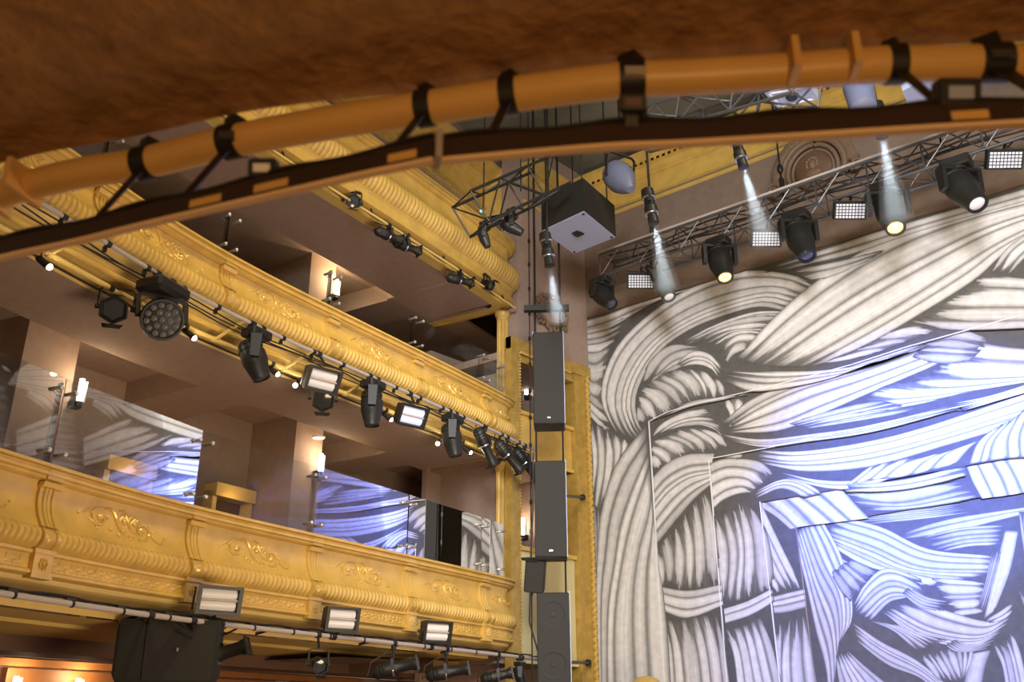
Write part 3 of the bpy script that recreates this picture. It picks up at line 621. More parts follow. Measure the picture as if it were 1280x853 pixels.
# ------------------------------------------------------------------ stage box: tall gilt frame, parapets, interior
def onbw(x, y, o=0.):
    n = Vector((1, -math.tan(math.radians(4.1)), 0)); p0 = bw(11.35, 0, o); d = ray(x, y); return CAM+d*((p0-CAM).dot(n)/d.dot(n))
fr = thing('gilt_frame', bw(12, 0), 'tall gilded frame around the stage box beside the braided drop', 'frame')
def fbox(y0, y1, z0, z1, o, th): mb = MB(); return mb.prism([bw(y0, z0, o), bw(y1, z0, o), bw(y1, z1, o), bw(y0, z1, o)], (-th, 0, 0))
def cat(*l):
    m_ = MB()
    for x in l: m_.add(x.v, x.f)
    return m_
ZF = 7.42
cat(fbox(10.92, 11.10, .3, ZF, .06, .12), fbox(11.10, 11.17, .3, ZF-.2, .02, .12)).build('jamb', 'gilt', fr)
cat(fbox(12.50, 12.54, .3, ZF-.30, .05, .4), fbox(12.54, 12.74, .3, ZF-.2, .01, .4), fbox(12.74, 12.77, .3, ZF-.1, .05, .4), fbox(12.77, 12.95, .3, ZF, .02, .4)).build('jamb', 'gilt', fr)
cat(fbox(10.92, 12.95, ZF-.20, ZF, .045, .12), fbox(11.1, 12.5, ZF-.34, ZF-.20, .0, .12), fbox(11.12, 12.52, ZF-.38, ZF-.34, .05, .12)).build('head', 'gilt', fr)
mb = MB(); m2 = MB(); m3 = MB()
for i in range(130):
    z = .4+i*.053
    mb.blob(bw(12.86, z, .035), (.04, .07, .032), Matrix.Rotation(.6 if i % 2 else -.6, 3, 'X'), 7, 5)
    if z < ZF-.22: m2.blob(bw(11.13, z, .045), (.022, .03, .022), Matrix.Rotation(.6, 3, 'X'), 6, 4)
for i in range(26): m3.blob(bw(11.14+i*.05, ZF-.22, .05), (.022, .03, .022), Matrix.Rotation(.6, 3, 'X'), 6, 4)
for q in (mb, m2, m3): q.build('beaded_moulding', 'gold2', fr)
for nm, ytop, ybot, lab, m_ in (('mid', 526, 584, 'plain gold parapet of the upper stage box between the loudspeakers', 'gold'), ('low', 690, 832, 'pale yellow parapet of the lower stage box behind the loudspeaker column', 'pale')):
    zt_, zb_ = onbw(690, ytop).z, onbw(690, ybot).z
    pr = thing('box_parapet', bw(11.8, zb_), lab, 'parapet'); fbox(11.18, 12.49, zb_, zt_-.05, -.04, .12).build('panel', m_, pr); fbox(11.18, 12.49, zt_-.06, zt_, .02, .22).build('coping', 'gold', pr); fbox(11.18, 12.49, zb_+.0, zb_+.06, .0, .15).build('plinth', m_, pr)
zq = [onbw(690, y).z for y in (584, 832)]
mb = MB(); mb.prism([bw(10.9, 0, -1.7), bw(13.1, 0, -1.7), bw(13.1, 7.6, -1.7), bw(10.9, 7.6, -1.7)], (-.1, 0, 0))
mb.prism([bw(12.55, 0, -.42), bw(12.65, 0, -.42), bw(12.65, 7.6, -.42), bw(12.55, 7.6, -.42)], (-1.3, 0, 0))
mb.prism([bw(11.22, 0, -.26), bw(11.32, 0, -.26), bw(11.32, 7.0, -.26), bw(11.22, 7.0, -.26)], (-1.5, 0, 0))
struct(mb, 'wall_box', 'mauve')
mb = MB()
for z in zq+[ZF-.3]: mb.prism([bw(10.98, z, -.22), bw(12.5, z, -.22), bw(12.5, z, -1.7), bw(10.98, z, -1.7)], (0, 0, .12))
struct(mb, 'ceiling', 'mauve')
q = ony(657, 660, 12.54); sconce(q, (0, -1, 0), .3, 'lit tube sconce inside the lower stage box beside the loudspeaker', 6)
q = ony(661, 485, 12.54); sconce(q, (0, -1, 0), .34, 'tube sconce inside the upper stage box, half behind the hung loudspeaker', 2.5)

# pillar standing at the rounded end of the balconies, behind the gilt frame
for z0, z1, lab in ((3.6, 5.4, 'fluted gold column between the lowest and the middle balcony'), (6.33, 7.95, 'fluted gold column between the middle and the topmost balcony')):
    r = thing('column', bp(11.1, -.30, z0), lab, 'column', 'gold columns at the balcony ends'); c = bp(11.1, -.30, 0)
    mb = MB(); vs = []; n = 48
    for z in (z0+.12, z1-.14): vs.append([c+Vector(((.085+.008*math.cos(12*2*math.pi*i/n))*math.cos(2*math.pi*i/n), (.085+.008*math.cos(12*2*math.pi*i/n))*math.sin(2*math.pi*i/n), z)) for i in range(n+1)])
    mb.grid(vs); mb.build('shaft', 'gold', r, 20)
    mb = MB(); mb.lathe(c+Vector((0, 0, z0)), (0, 0, 1), [(0, .14), (.05, .14), (.06, .12), (.1, .12), (.13, .09)], 24); mb.build('base', 'gold', r)
    mb = MB(); mb.lathe(c+Vector((0, 0, z1-.15)), (0, 0, 1), [(0, .09), (.03, .105), (.05, .10), (.1, .13), (.15, .13)], 24); mb.build('capital', 'gold', r)

# ------------------------------------------------------------------ upper walls: plaster, cornices, relief
mb = MB(); ys = np.linspace(-5, 13, 40); mb.grid([[bp(y, -.75, z) for y in ys] for z in (9.0, 11.35)]); struct(mb, 'wall_left', 'mauve')
CORN = [(0, -.62), (.03, -.60), (.03, -.56), (.0, -.53), (.0, -.50), (.05, -.48), (.05, -.44), (.01, -.42), (.01, -.12), (.05, -.10), (.05, -.06), (.10, -.03), (.13, .02), (.12, .05), (.18, .07), (.18, .12), (.26, .18), (.28, .24), (.28, .28), (0, .30)]
cn = thing('cornice', (0, 12.9, 10.3), 'gilded cornice running along the brown wall above the stage', 'cornice')
mb = MB(); mb.grid([[Vector((x, 12.955-o, 10.88+z)) for o, z in CORN] for x in np.linspace(-8.9, 8.6, 6)]); mb.build('moulding', 'gold', cn)
mb = MB()
for i in range(100): mb.box((-8.6+i*.115, 12.82, 10.98), (.06, .09, .06))
mb.build('dentil_course', 'gold2', cn)
cn = thing('cornice', (-8.8, 6, 10.3), 'gilded cornice along the side wall above the topmost balcony', 'cornice')
mb = MB(); mb.grid([[bp(y, -.75+o*1.2, 10.55+z) for o, z in CORN] for y in np.linspace(-5, 11.2, 30)]+[[Vector((-8.88+o*1.2, y, 10.55+z)) for o, z in CORN] for y in (11.3, 12.9)]); mb.build('moulding', 'gold', cn)
mb = MB(); mb.grid([[bp(y, -.75+o, z) for o, z in ((0, 9.55), (.05, 9.57), (.05, 9.62), (.02, 9.64), (.06, 9.68), (.06, 9.73), (0, 9.76))] for y in np.linspace(-5, 11.2, 30)]); mb.build('string_course', 'gold', cn)
# cartouche over the drop
cc_ = ony(1018, 215, 12.86); ct = thing('cartouche', cc_, 'carved dark plaster cartouche with scroll ends on the wall behind the lighting truss', 'wall ornament')
def C2(a, b, l=0.): return cc_+Vector((a, -l, b))
mb = MB(); n = 26
for rr, th, l in ((.50, .055, .05), (.40, .035, .07), (.33, .025, .05)):
    mb.tube([C2(rr*math.cos(math.pi*(-.12+1.24*i/n)), rr*1.1*math.sin(math.pi*(-.12+1.24*i/n)), l) for i in range(n+1)], th, 8)
mb.build('arched_rim', 'relief', ct)
mb = MB()
for sx in (-1, 1):
    sp = [C2(sx*.66+(.13*(1-i/22))*math.cos(i*.6+1)*sx, -.14+(.13*(1-i/22))*math.sin(i*.6+1), .08) for i in range(22)]
    mb.tube(sp, [.035*(1-.5*i/22) for i in range(22)], 7)
mb.build('scroll', 'relief', ct)
mb = MB(); rg = random.Random(5)
for i in range(40):
    a = math.pi*(i/39); mb.blob(C2(.60*math.cos(a), .64*math.sin(a), .06), (.05+.03*rg.random(), .04, .09), Matrix.Rotation(-(a-math.pi/2), 3, 'Y'), 7, 5)
for i in range(14): mb.blob(C2(rg.uniform(-.2, .2), .6+rg.uniform(0, .22), .08), (.05, .05, .08), Matrix.Rotation(rg.uniform(-1, 1), 3, 'Y'), 7, 5)
mb.build('leaf_crest', 'relief', ct)
mb = MB(); mb.blob(C2(0, .05, .0), (.33, .08, .36), None, 18, 10); mb.build('shield', 'dkbrown', ct)
mb = MB(); mb.blob(C2(.0, .10, .07), (.06, .035, .085), None, 12, 8); mb.blob(C2(0, -.04, .055), (.14, .03, .07), None, 12, 8)
for i in range(9): mb.blob(C2(.085*math.cos(i*.5-.4), .12+.10*math.sin(i*.5-.4), .06), (.03, .03, .03), None, 7, 5)
mb.build('relief_bust', 'relief', ct)
rl = ony(722, 372, 12.0); rl = onbw(690, 392, .06); ct = thing('plaster_relief', rl, 'leafy plaster relief on the side wall above the stage box frame', 'wall ornament')
mb = MB(); rg = random.Random(3)
for i in range(30):
    a = i/30*2*math.pi; y = rl.y+.42*math.cos(a)*(.8+.3*rg.random()); z = rl.z+.30*math.sin(a)*(.8+.3*rg.random()); mb.blob(bw(y, z, .06), (.04, .06, .035), Matrix.Rotation(rg.uniform(-1.5, 1.5), 3, 'X'), 7, 5)
mb.build('leaf_wreath', 'relief', ct)
mb = MB(); mb.tube([bw(rl.y+.30*math.cos(a*.4), rl.z+.2*math.sin(a*.4), .06) for a in range(17)], .03, 7); mb.build('oval_rim', 'relief', ct)

# ------------------------------------------------------------------ near overhang: textured soffit, painted pipe with straps, dark rail
H = Vector((-math.sin(AZ), math.cos(AZ), 0))
SE = [(-120, 222), (0, 204), (60, 190), (180, 168), (300, 141), (427, 124), (540, 113), (640, 98), (780, 80), (854, 75), (1000, 66), (1100, 58), (1280, 52), (1420, 50)]
ZS = 2.66
def onward(pts, l=2.6):
    # the curve carries on past the picture
    t = (pts[-1]-pts[-4]).normalized(); s = Vector((t.y, -t.x, 0)); return pts+[pts[-1]+t*k-s*.02*k*k for k in np.linspace(.25, l, 8)]
e = onward([Vector(p) for p in cr([onz(x, y, ZS) for x, y in SE], 50)])
mb = MB(); mb.grid([[p-H*k for p in e] for k in (0, .2, .5, 1, 1.6, 2.4, 3.4, 4.6)]); mb.grid([[p+Vector((0, 0, k)) for p in e] for k in (.3, .15, 0)])
mb.grid([[p-H*k+Vector((0, 0, .3)) for p in e] for k in (4.6, 0)]); struct(mb, 'ceiling', 'soffit')
PP = [(-120, 280), (0, 243), (60, 226), (110, 215), (180, 204), (280, 179), (427, 151), (540, 134), (655, 116), (780, 100), (854, 97), (1000, 88), (1100, 81), (1280, 78), (1420, 74)]
ZP = 2.615; pipe = [Vector(p) for p in cr([onz(x, y, ZP) for x, y in PP], 70)]
mb = MB(); mb.tube(onward(pipe), .031, 16); tag(mb.build('overhang_pipe', 'pipe'), 'thick amber painted pipe curving along the edge of the near overhang', 'pipe')
def nearest(path, px, py, z):
    q = onz(px, py, z); return min(range(len(path)), key=lambda i: (path[i]-q).length)
def rect_sweep(path, w_, h_, mb=None, dz=0., dh=0.):
    mb = mb or MB(); rows = []
    for i, p in enumerate(path):
        t = (path[min(i+1, len(path)-1)]-path[max(i-1, 0)]).normalized(); s = t.cross(Vector((0, 0, 1))).normalized(); u = s.cross(t); p = p+s*dh+u*dz
        rows.append([p+s*w_/2+u*h_/2, p-s*w_/2+u*h_/2, p-s*w_/2-u*h_/2, p+s*w_/2-u*h_/2, p+s*w_/2+u*h_/2])
    mb.grid(rows); a = rows[0][:4]; b = rows[-1][:4]; mb.add(a, [(0, 1, 2, 3)]); mb.add(b, [(3, 2, 1, 0)]); return mb
ZR = 2.42
RA = [(-120, 342), (0, 311), (100, 289), (200, 264), (427, 211), (543, 186)]; RB = [(551, 187), (640, 179), (760, 169), (854, 165), (1000, 156), (1140, 147), (1280, 139), (1420, 132)]
RP = {}
for k, (pts, lab) in enumerate(((RA, 'left length of the near dark rail with pale lower lip, joined below the pipe'), (RB, 'right length of the near dark rail, running across the truss and cartouche'))):
    path = RP[k] = [Vector(p) for p in cr([onz(x, y, ZR) for x, y in pts], 40)]; path = RP[k] = path if k == 0 else onward(path)
    r = thing('hanging_rail', path[20], lab, 'rail', 'near dark rail lengths')
    rect_sweep(path, .012, .034, None, -.001).build('channel', 'rail', r); rect_sweep(path, .008, .020, None, .012, -.012).build('inner_web', 'strap', r)
    rect_sweep(path, .014, .006, None, -.021, .0).build('lip', 'lip', r)
    mb = MB(); rect_sweep(path, .006, .006, mb, .019, -.010); rect_sweep([p+Vector((0, 0, .004*math.sin(i*.7))) for i, p in enumerate(path)], .007, .007, mb, .019, .004); mb.build('cable', 'strap', r)
    if k == 0:
        for a, b in ((24, 27), (28, 31), (36, 39)): rect_sweep(path[a:b], .003, .014, None, -.006, .0065).build('worn_patch', 'pipe', r)
    else:
        for a, b in ((29, 32), (33, 38)): rect_sweep(path[a:b], .003, .014, None, -.006, .0065).build('worn_patch', 'pipe', r)
tag(rect_sweep([RP[0][-1]+Vector((0, 0, .0)), RP[0][-1].lerp(RP[1][0], .5), RP[1][0]], .036, .05).build('rail_joiner', 'barp'), 'pale metal joiner between the two near rail lengths', 'joiner')
STR = [(183, .034, 'left end of the near pipe'), (291, .036, 'beside the junction box'), (532, .028, 'above the rail joiner'), (637, .028, 'second left of the boxed clamp'), (790, .042, 'with pale buckle over the stacked loudspeaker'), (1118, .028, 'narrow one near the right end'), (1240, .050, 'broad one at the right end')]
for x, wd, lab in STR:
    i = min(range(len(PP)-1), key=lambda k: abs(PP[k][0]-x)); y = np.interp(x, [p[0] for p in PP], [p[1] for p in PP]); k = nearest(pipe, x, y, ZP)
    p = onz(x, y, ZP); t = (pipe[min(k+1, 69)]-pipe[max(k-1, 0)]).normalized(); p = pipe[k]+t*(p-pipe[k]).dot(t)
    r = thing('pipe_strap', p, 'black strap around the amber pipe, '+lab, 'strap', 'straps on the near pipe')
    mb = MB(); mb.cyl(p-t*wd/2, p+t*wd/2, .0345, None, 18); mb.build('band', 'strap', r)
    # hanger down to the rail
    rp = min(RP[0]+RP[1], key=lambda q: ((q-p).cross(t)).length+abs((q-p).dot(t))*2); mb = MB()
    s_ = Vector((0, 0, 1)); mb.box((p+Vector((0, 0, ZS+.0-p.z-.01))), (wd*.8, wd*.8, .03))
    hw = wd*.35; mb.prism([p-t*hw, p+t*hw, rp+t*hw*.8+Vector((0, 0, .01)), rp-t*hw*.8+Vector((0, 0, .01))], H*.004); mb.build('hanger', 'strap', r)
    if x in (790, 1240, 291):
        mb = MB(); c = p-H*.034-Vector((0, 0, .012)); mb.box(c, (wd*.8, .012, .016), Matrix.Rotation(AZ, 3, 'Z')); mb.build('buckle', 'barp' if x == 790 else 'alu', r)
for x, y, sz, lab, m_ in ((330, 212, .075, 'black junction box with pale label on the left rail', 'white'), (1195, 119, .10, 'black junction box with blue grey face on the right rail', 'bluegrey'), (790, 131, .062, 'dark twin clamp box under the buckled strap', 'dkbrown')):
    p = onz(x, y, ZR+.035); r = thing('junction_box', p, lab, 'box'); rt = Matrix.Rotation(AZ, 3, 'Z') @ Matrix.Rotation(PIT, 3, 'X')
    mb = MB(); mb.box(p, (sz*.62, .03, sz*.45), rt, .004); mb.box(p+H*.02-Vector((0, 0, sz*.25)), (sz*.3, .02, sz*.3), rt); mb.build('housing', 'strap', r)
    mb = MB(); mb.box(p-H*.0162*math.cos(PIT)-Vector((0, 0, .0162*math.sin(PIT))), (sz*.36, .003, sz*.18), rt); mb.build('label_plate', m_, r)
for i, (pts, lab) in enumerate(([[(8, 212), (52, 245)], 'long pale wooden batten at the left end of the near pipe'], [[(-10, 238), (14, 258)], 'short wooden batten at the left edge under the overhang'], [[(996, 62), (986, 88)], 'left small wooden peg on the near pipe'], [[(1072, 57), (1062, 84)], 'right small wooden peg on the near pipe'])):
    a, b = (onz(x, y, ZS-.05) for x, y in pts); mb = MB(); d = (b-a).normalized(); rect_sweep([a, a.lerp(b, .5), b], .012, .06, mb); tag(mb.build('wooden_peg', 'pipe'), lab, 'peg', 'pegs by the near pipe')

# ------------------------------------------------------------------ lighting bars on the balcony fronts
def barline(o, z, y0, y1, n=60): return [bp(y, o, z) for y in np.linspace(y0, y1, n)]
def bar_thing(o, z, y0, y1, rad, m, label):
    r = thing('lighting_bar', bp((y0+y1)/2, o, z), label, 'lighting bar'); mb = MB(); mb.tube(barline(o, z, y0, y1), rad, 10); mb.build('tube', m, r); return r
ZM, OM, ZI, OI = 5.535, .27, 5.395, -.13
bm = bar_thing(OM, ZM, 1.5, 11.14, .022, 'barp', 'long pale lighting bar hung under the middle balcony front')
mb = MB(); mb.tube(barline(OI, ZI, 1.5, 10.6), .026, 10); mb.build('inner_tube', 'yellow', bm)
for y in np.arange(2.2, 10.8, 1.02):
    mb = MB(); mb.tube([bp(y, OM, ZM-.01), bp(y, OI, ZI)], .019, 6); mb.cyl(bp(y-.025, OI, ZI), bp(y+.025, OI, ZI), .034); mb.tube([bp(y, OI, ZI), bp(y, -.22, 5.46)], .014, 6); mb.build('cross_brace', 'yellow', bm)
for y in np.arange(2.0, 11, .48):
    mb = MB(); mb.cyl(bp(y-.022, OM, ZM), bp(y+.022, OM, ZM), .030, None, 10); mb.box(bp(y, OM-.03, ZM-.045), (.03, .03, .05)); mb.build('hook_clamp', 'black', bm)
mb = MB(); rg = random.Random(2)
for k in range(3):
    mb.tube([bp(y, OM-.06-.03*k+.03*math.sin(y*3+k), ZM-.03-.015*k-.025*abs(math.sin(y*2.1+k*1.3))) for y in np.linspace(2, 11, 90)], .008, 5)
mb.tube([bp(y, -.28, 5.405) for y in np.linspace(1.5, 10.6, 40)], .012, 5); mb.build('cable', 'strap', bm)
mb = MB(); mb.tube([bp(y, -.08+.0*y, 5.50) for y in np.linspace(1.5, 10.6, 40)], .03, 8); mb.build('conduit', 'gold', bm)
ZL, OL = 2.49, .33
bl = bar_thing(OL, ZL, .5, 11.12, .024, 'barp', 'long pale lighting bar hung under the lowest balcony front')
for y in np.arange(1.0, 11.1, .53):
    mb = MB(); mb.cyl(bp(y-.012, OL, ZL), bp(y+.012, OL, ZL), .028, None, 8); mb.box(bp(y, OL-.03, ZL+.03), (.06, .07, .03)); mb.build('hook_clamp', 'black', bl)
for y in np.arange(1.6, 11, 1.6):
    mb = MB(); mb.tube([bp(y, OL, ZL), bp(y, -.05, ZL+.06), bp(y, -.30, ZL+.02)], .014, 6); mb.build('bracket', 'black', bl)
mb = MB()
for k in range(3): mb.tube([bp(y, OL-.03-.035*k, ZL+.035+.02*math.sin(y*4+k*2)) for y in np.linspace(1, 11, 120)], .010, 5)
mb.tube([bp(4.9+.05*i, OL-.05, ZL-.02-.10*math.sin(math.pi*i/14)) for i in range(15)], .010, 5); mb.tube([bp(4.8+.045*i, OL-.05, ZL-.02-.13*math.sin(math.pi*i/14)) for i in range(15)], .009, 5)
mb.tube([bp(y, .12, ZL+.07) for y in np.linspace(.5, 11.1, 40)], .007, 5); mb.build('cable', 'strap', bl)
ZU, OU = 7.90, .03
bu = bar_thing(OU, ZU, 4.5, 10.95, .018, 'yellow', 'thin gold lighting bar under the topmost balcony front')
for y in np.arange(5.0, 11, .8):
    mb = MB(); mb.tube([bp(y, OU, ZU), bp(y, -.02, 8.05)], .012, 6); mb.build('hook_clamp', 'black', bu)
mb = MB(); mb.tube([bp(y, OU-.04, ZU+.015+.012*math.sin(y*9)) for y in np.linspace(4.6, 10.9, 80)], .008, 5); mb.build('cable', 'strap', bu)

# ------------------------------------------------------------------ stage lamps
def frame(d, up=(0, 0, 1)):
    d = Vector(d).normalized(); x = d.cross(Vector(up)); x = x.normalized() if x.length > .05 else Vector((1, 0, 0)); return x, d
def clamp(r, p, drop, tdir, m='black'):
    # hook clamp round the bar at p and a short stem below it
    p = Vector(p); t = Vector(tdir).normalized(); mb = MB(); mb.cyl(p-t*.028, p+t*.028, .034, None, 10); mb.box(p-Vector((0, 0, .05)), (.045, .045, .05), None, .006)
    mb.cyl(p-Vector((0, 0, .06)), p-Vector((0, 0, drop)), .014, None, 8); mb.build('clamp', m, r)
def yoke(r, top, piv, ax, half, th=.014, wd=.04, m='black'):
    top, piv, ax = Vector(top), Vector(piv), Vector(ax); mb = MB()
    d = (piv-top); n = d.cross(ax).normalized() if d.cross(ax).length > 1e-4 else Vector((0, 1, 0))
    pts = [piv-ax*half, top-ax*half+d*.12, top-ax*half*.8, top+ax*half*.8, top+ax*half+d*.12, piv+ax*half]
    rows = []
    for i, p in enumerate(pts):
        t = (pts[min(i+1, 5)]-pts[max(i-1, 0)]).normalized(); s = t.cross(n)
        rows.append([p+s*th/2+n*wd/2, p-s*th/2+n*wd/2, p-s*th/2-n*wd/2, p+s*th/2-n*wd/2, p+s*th/2+n*wd/2])
    mb.grid(rows)
    for e in (-1, 1): mb.cyl(piv+ax*half*e-ax*.02, piv+ax*half*e+ax*.02, .025, None, 10)
    mb.build('yoke', m, r)
def moving_head(p, tgt, label, tdir, group, lens='lensdk', size=1.0, L=.62, drop=.05, fat=1.0):
    p = Vector(p); S = size; r = thing('moving_head_lamp', p, label, 'stage lamp', group)
    for e in (-.09, .09):
        q = p+Vector(tdir).normalized()*e*S; mb = MB(); mb.cyl(q-Vector(tdir).normalized()*.025, q+Vector(tdir).normalized()*.025, .036, None, 10); mb.box(q-Vector((0, 0, .06*S)), (.04, .05, .09*S)); mb.build('clamp', 'black', r)
    rt = Matrix.Rotation(math.atan2(tdir[1], tdir[0]), 3, 'Z'); b = p-Vector((0, 0, (.15+drop)*S))
    mb = MB(); mb.box(b, (.34*S, .25*S, .13*S), rt, .02*S); mb.box(b+rt @ Vector((.0, -.13*S, 0)), (.14*S, .012, .06*S), rt); mb.build('base', 'black', r)
    piv = b-Vector((0, 0, .33*S)); d = (Vector(tgt)-piv).normalized(); ax, d = frame(d)
    mb = MB(); mb.cyl(b-Vector((0, 0, .05*S)), b-Vector((0, 0, .10*S)), .10*S, .10*S, 16); mb.build('turntable', 'black', r)
    mb = MB(); half = .19*S*fat
    for e in (-1, 1):
        a0 = b-Vector((0, 0, .10*S))+ax*half*e; mb.prism([a0+ax*.05*S*e*0-d*0+Vector((0, 0, .03*S))-ax.cross(Vector((0, 0, 1)))*.07*S, a0+Vector((0, 0, .03*S))+ax.cross(Vector((0, 0, 1)))*.07*S, piv+ax*half*e+ax.cross(Vector((0, 0, 1)))*.055*S-Vector((0, 0, .05*S)), piv+ax*half*e-ax.cross(Vector((0, 0, 1)))*.055*S-Vector((0, 0, .05*S))], ax*e*.055*S)
    mb.box(b-Vector((0, 0, .085*S)), (half*2.3, .14*S, .05*S), Matrix.Rotation(math.atan2(ax.y, ax.x), 3, 'Z'), .012*S); mb.build('yoke', 'black', r)
    a = piv-d*L*S*.45; mb = MB()
    mb.lathe(a, d, [(h*L*S, q*S*fat) for h, q in ((0, .09), (.02, .125), (.08, .15), (.12, .155), (.13, .145), (.17, .145), (.18, .16), (.24, .16), (.25, .15), (.30, .15), (.31, .165), (.58, .165), (.62, .155), (.80, .135), (.90, .12), (.96, .115), (1.0, .113), (1.0, .09), (.97, .088))], 20)
    for k in range(6):
        an = k*math.pi/3; q_ = ax*math.cos(an)+ax.cross(d)*math.sin(an); mb.box(a+d*L*S*.2+q_*.155*S*fat, (.035*S, .035*S, .05*S))
    hd = mb.build('head', 'black', r)
    mb = MB(); mb.lathe(a, d, [(.965*L*S, .087*S*fat), (.985*L*S, .07*S*fat), (.995*L*S, .0*S+.01)], 20); mb.build('lens', lens, hd)
    mb = MB(); mb.tube([a+ax*.12*S-d*.02, a+ax*.16*S+Vector((0, 0, .12*S)), b+ax*.1*S, b+Vector((0, 0, .06*S))], .009, 5); mb.build('cable', 'strap', r)
    return r
def profile_spot(p, tgt, label, tdir, group, L=.62, S=1.0, drop=.16, lit=None):
    p = Vector(p); r = thing('profile_spotlight', p, label, 'stage lamp', group); clamp(r, p, drop, tdir)
    top = p-Vector((0, 0, drop)); piv = top-Vector((0, 0, .14*S)); d = (Vector(tgt)-piv).normalized(); ax, d = frame(d)
    yoke(r, top, piv, ax, .12*S)
    a = piv-d*.26*S; mb = MB()
    mb.lathe(a, d, [(q*S, s*S) for q, s in ((-.04, .05), (0, .085), (.02, .10), (.06, .105), (.07, .095), (.10, .105), (.11, .095), (.14, .105), (.15, .098), (.24, .105), (.30, .085), (.34, .08))], 16); mb.box(a+d*.12*S-ax.cross(d)*.0, (.19*S, .06*S, .06*S), Matrix((ax, d, ax.cross(d))).transposed())
    mb.build('lamp_house', 'black', r)
    mb = MB(); mb.lathe(a, d, [(.32*S, .078*S), (.36*S, .075*S), (L*S-.06, .075*S), (L*S-.04, .09*S), (L*S, .092*S), (L*S, .075*S), (L*S-.02, .073*S)], 18); ba = mb.build('barrel', 'black', r)
    mb = MB(); mb.lathe(a, d, [(L*S-.022, .072*S), (L*S-.01, .05*S), (L*S-.005, .005)], 16); mb.build('lens', lit or 'lensdk', ba)
    mb = MB(); q = ax.cross(d); Rm = Matrix((ax, d, q)).transposed(); c = a+d*(L*S+.012)
    for e in (-1, 1): mb.box(c+ax*.095*S*e, (.014, .02, .20*S), Rm); mb.box(c+q*.095*S*e, (.20*S, .02, .014), Rm)
    mb.build('colour_frame', 'black', ba)
    mb = MB(); mb.lathe(a, d, [(.25*S, .108*S), (.262*S, .112*S), (.275*S, .108*S)], 18); mb.build('shutter_ring', 'steel', r)
    mb = MB(); mb.tube([a-d*.04, a-d*.1*S+Vector((0, 0, -.03)), a-d*.06*S+Vector((0, 0, .12)), p+Vector(tdir).normalized()*.08-Vector((0, 0, .02))], .008, 5); mb.build('cable', 'strap', r)
    return r
def strobe(p, cpos, n, label, tdir, group, face='white', W=.40, Hh=.27, D_=.17):
    """floodlight: deep box with a bright two-tube reflector; cpos = centre of the face, n = the way it faces"""
    p, c = Vector(p), Vector(cpos); n = Vector(n).normalized(); r = thing('flood_panel', p, label, 'stage lamp', group)
    ax = Vector((0, 0, 1)).cross(n).normalized(); up = n.cross(ax); Rm = Matrix((ax, n, up)).transposed(); b = c-n*D_
    def q(a, e, k): return c+ax*a*W/2+up*e*Hh/2+n*k
    mb = MB(); fr_ = [q(-1, -1, 0), q(1, -1, 0), q(1, 1, 0), q(-1, 1, 0)]; bk = [q(-.8, -.8, -D_), q(.8, -.8, -D_), q(.8, .8, -D_), q(-.8, .8, -D_)]
    inn = [q(-.82, -.78, 0), q(.82, -.78, 0), q(.82, .78, 0), q(-.82, .78, 0)]; dp = [q(-.78, -.72, -.05), q(.78, -.72, -.05), q(.78, .72, -.05), q(-.78, .72, -.05)]
    vs = fr_+bk+inn+dp; fs = [(4+i, 4+(i+1) % 4, (i+1) % 4, i) for i in range(4)]+[(7, 6, 5, 4)]+[(i, (i+1) % 4, 8+(i+1) % 4, 8+i) for i in range(4)]+[(8+i, 8+(i+1) % 4, 12+(i+1) % 4, 12+i) for i in range(4)]
    mb.add(vs, fs)
    for k in range(5): mb.box(c-n*(D_+.012)+ax*(k-2)*W*.15, (.012, .03, Hh*.6), Rm)
    hs = mb.build('housing', 'black', r, 0)
    mb = MB(); rows = []
    for i in range(13):
        t = -1+2*i/12; rows.append([q(-.78, t*.72, -.048+.022*abs(math.sin(t*math.pi))), q(0, t*.72, -.046+.022*abs(math.sin(t*math.pi))), q(.78, t*.72, -.048+.022*abs(math.sin(t*math.pi)))])
    mb.grid(rows); mb.build('reflector', face, hs)
    mb = MB(); mb.cyl(q(-.8, 0, -.02), q(.8, 0, -.02), .012, None, 8); mb.build('tube_divider', 'barp', hs)
    mb = MB()
    for e in (-1, 1): mb.box(c+ax*W/2*e*1.04-n*D_*.45-(up*.0), (.012, .03, Hh*.8), Rm)
    e_ = 1 if p.z > c.z else -1
    mb.box(c+up*Hh*.56*e_-n*D_*.45, (W*1.06, .03, .012), Rm); t2 = c+up*Hh*.56*e_-n*D_*.45; mb.tube([t2, t2.lerp(p, .6)+n*.01, p], .016, 6); mb.build('bracket', 'black', r)
    mb = MB(); t = Vector(tdir).normalized(); mb.cyl(p-t*.03, p+t*.03, .036, None, 10); mb.build('clamp', 'black', r)
    return r
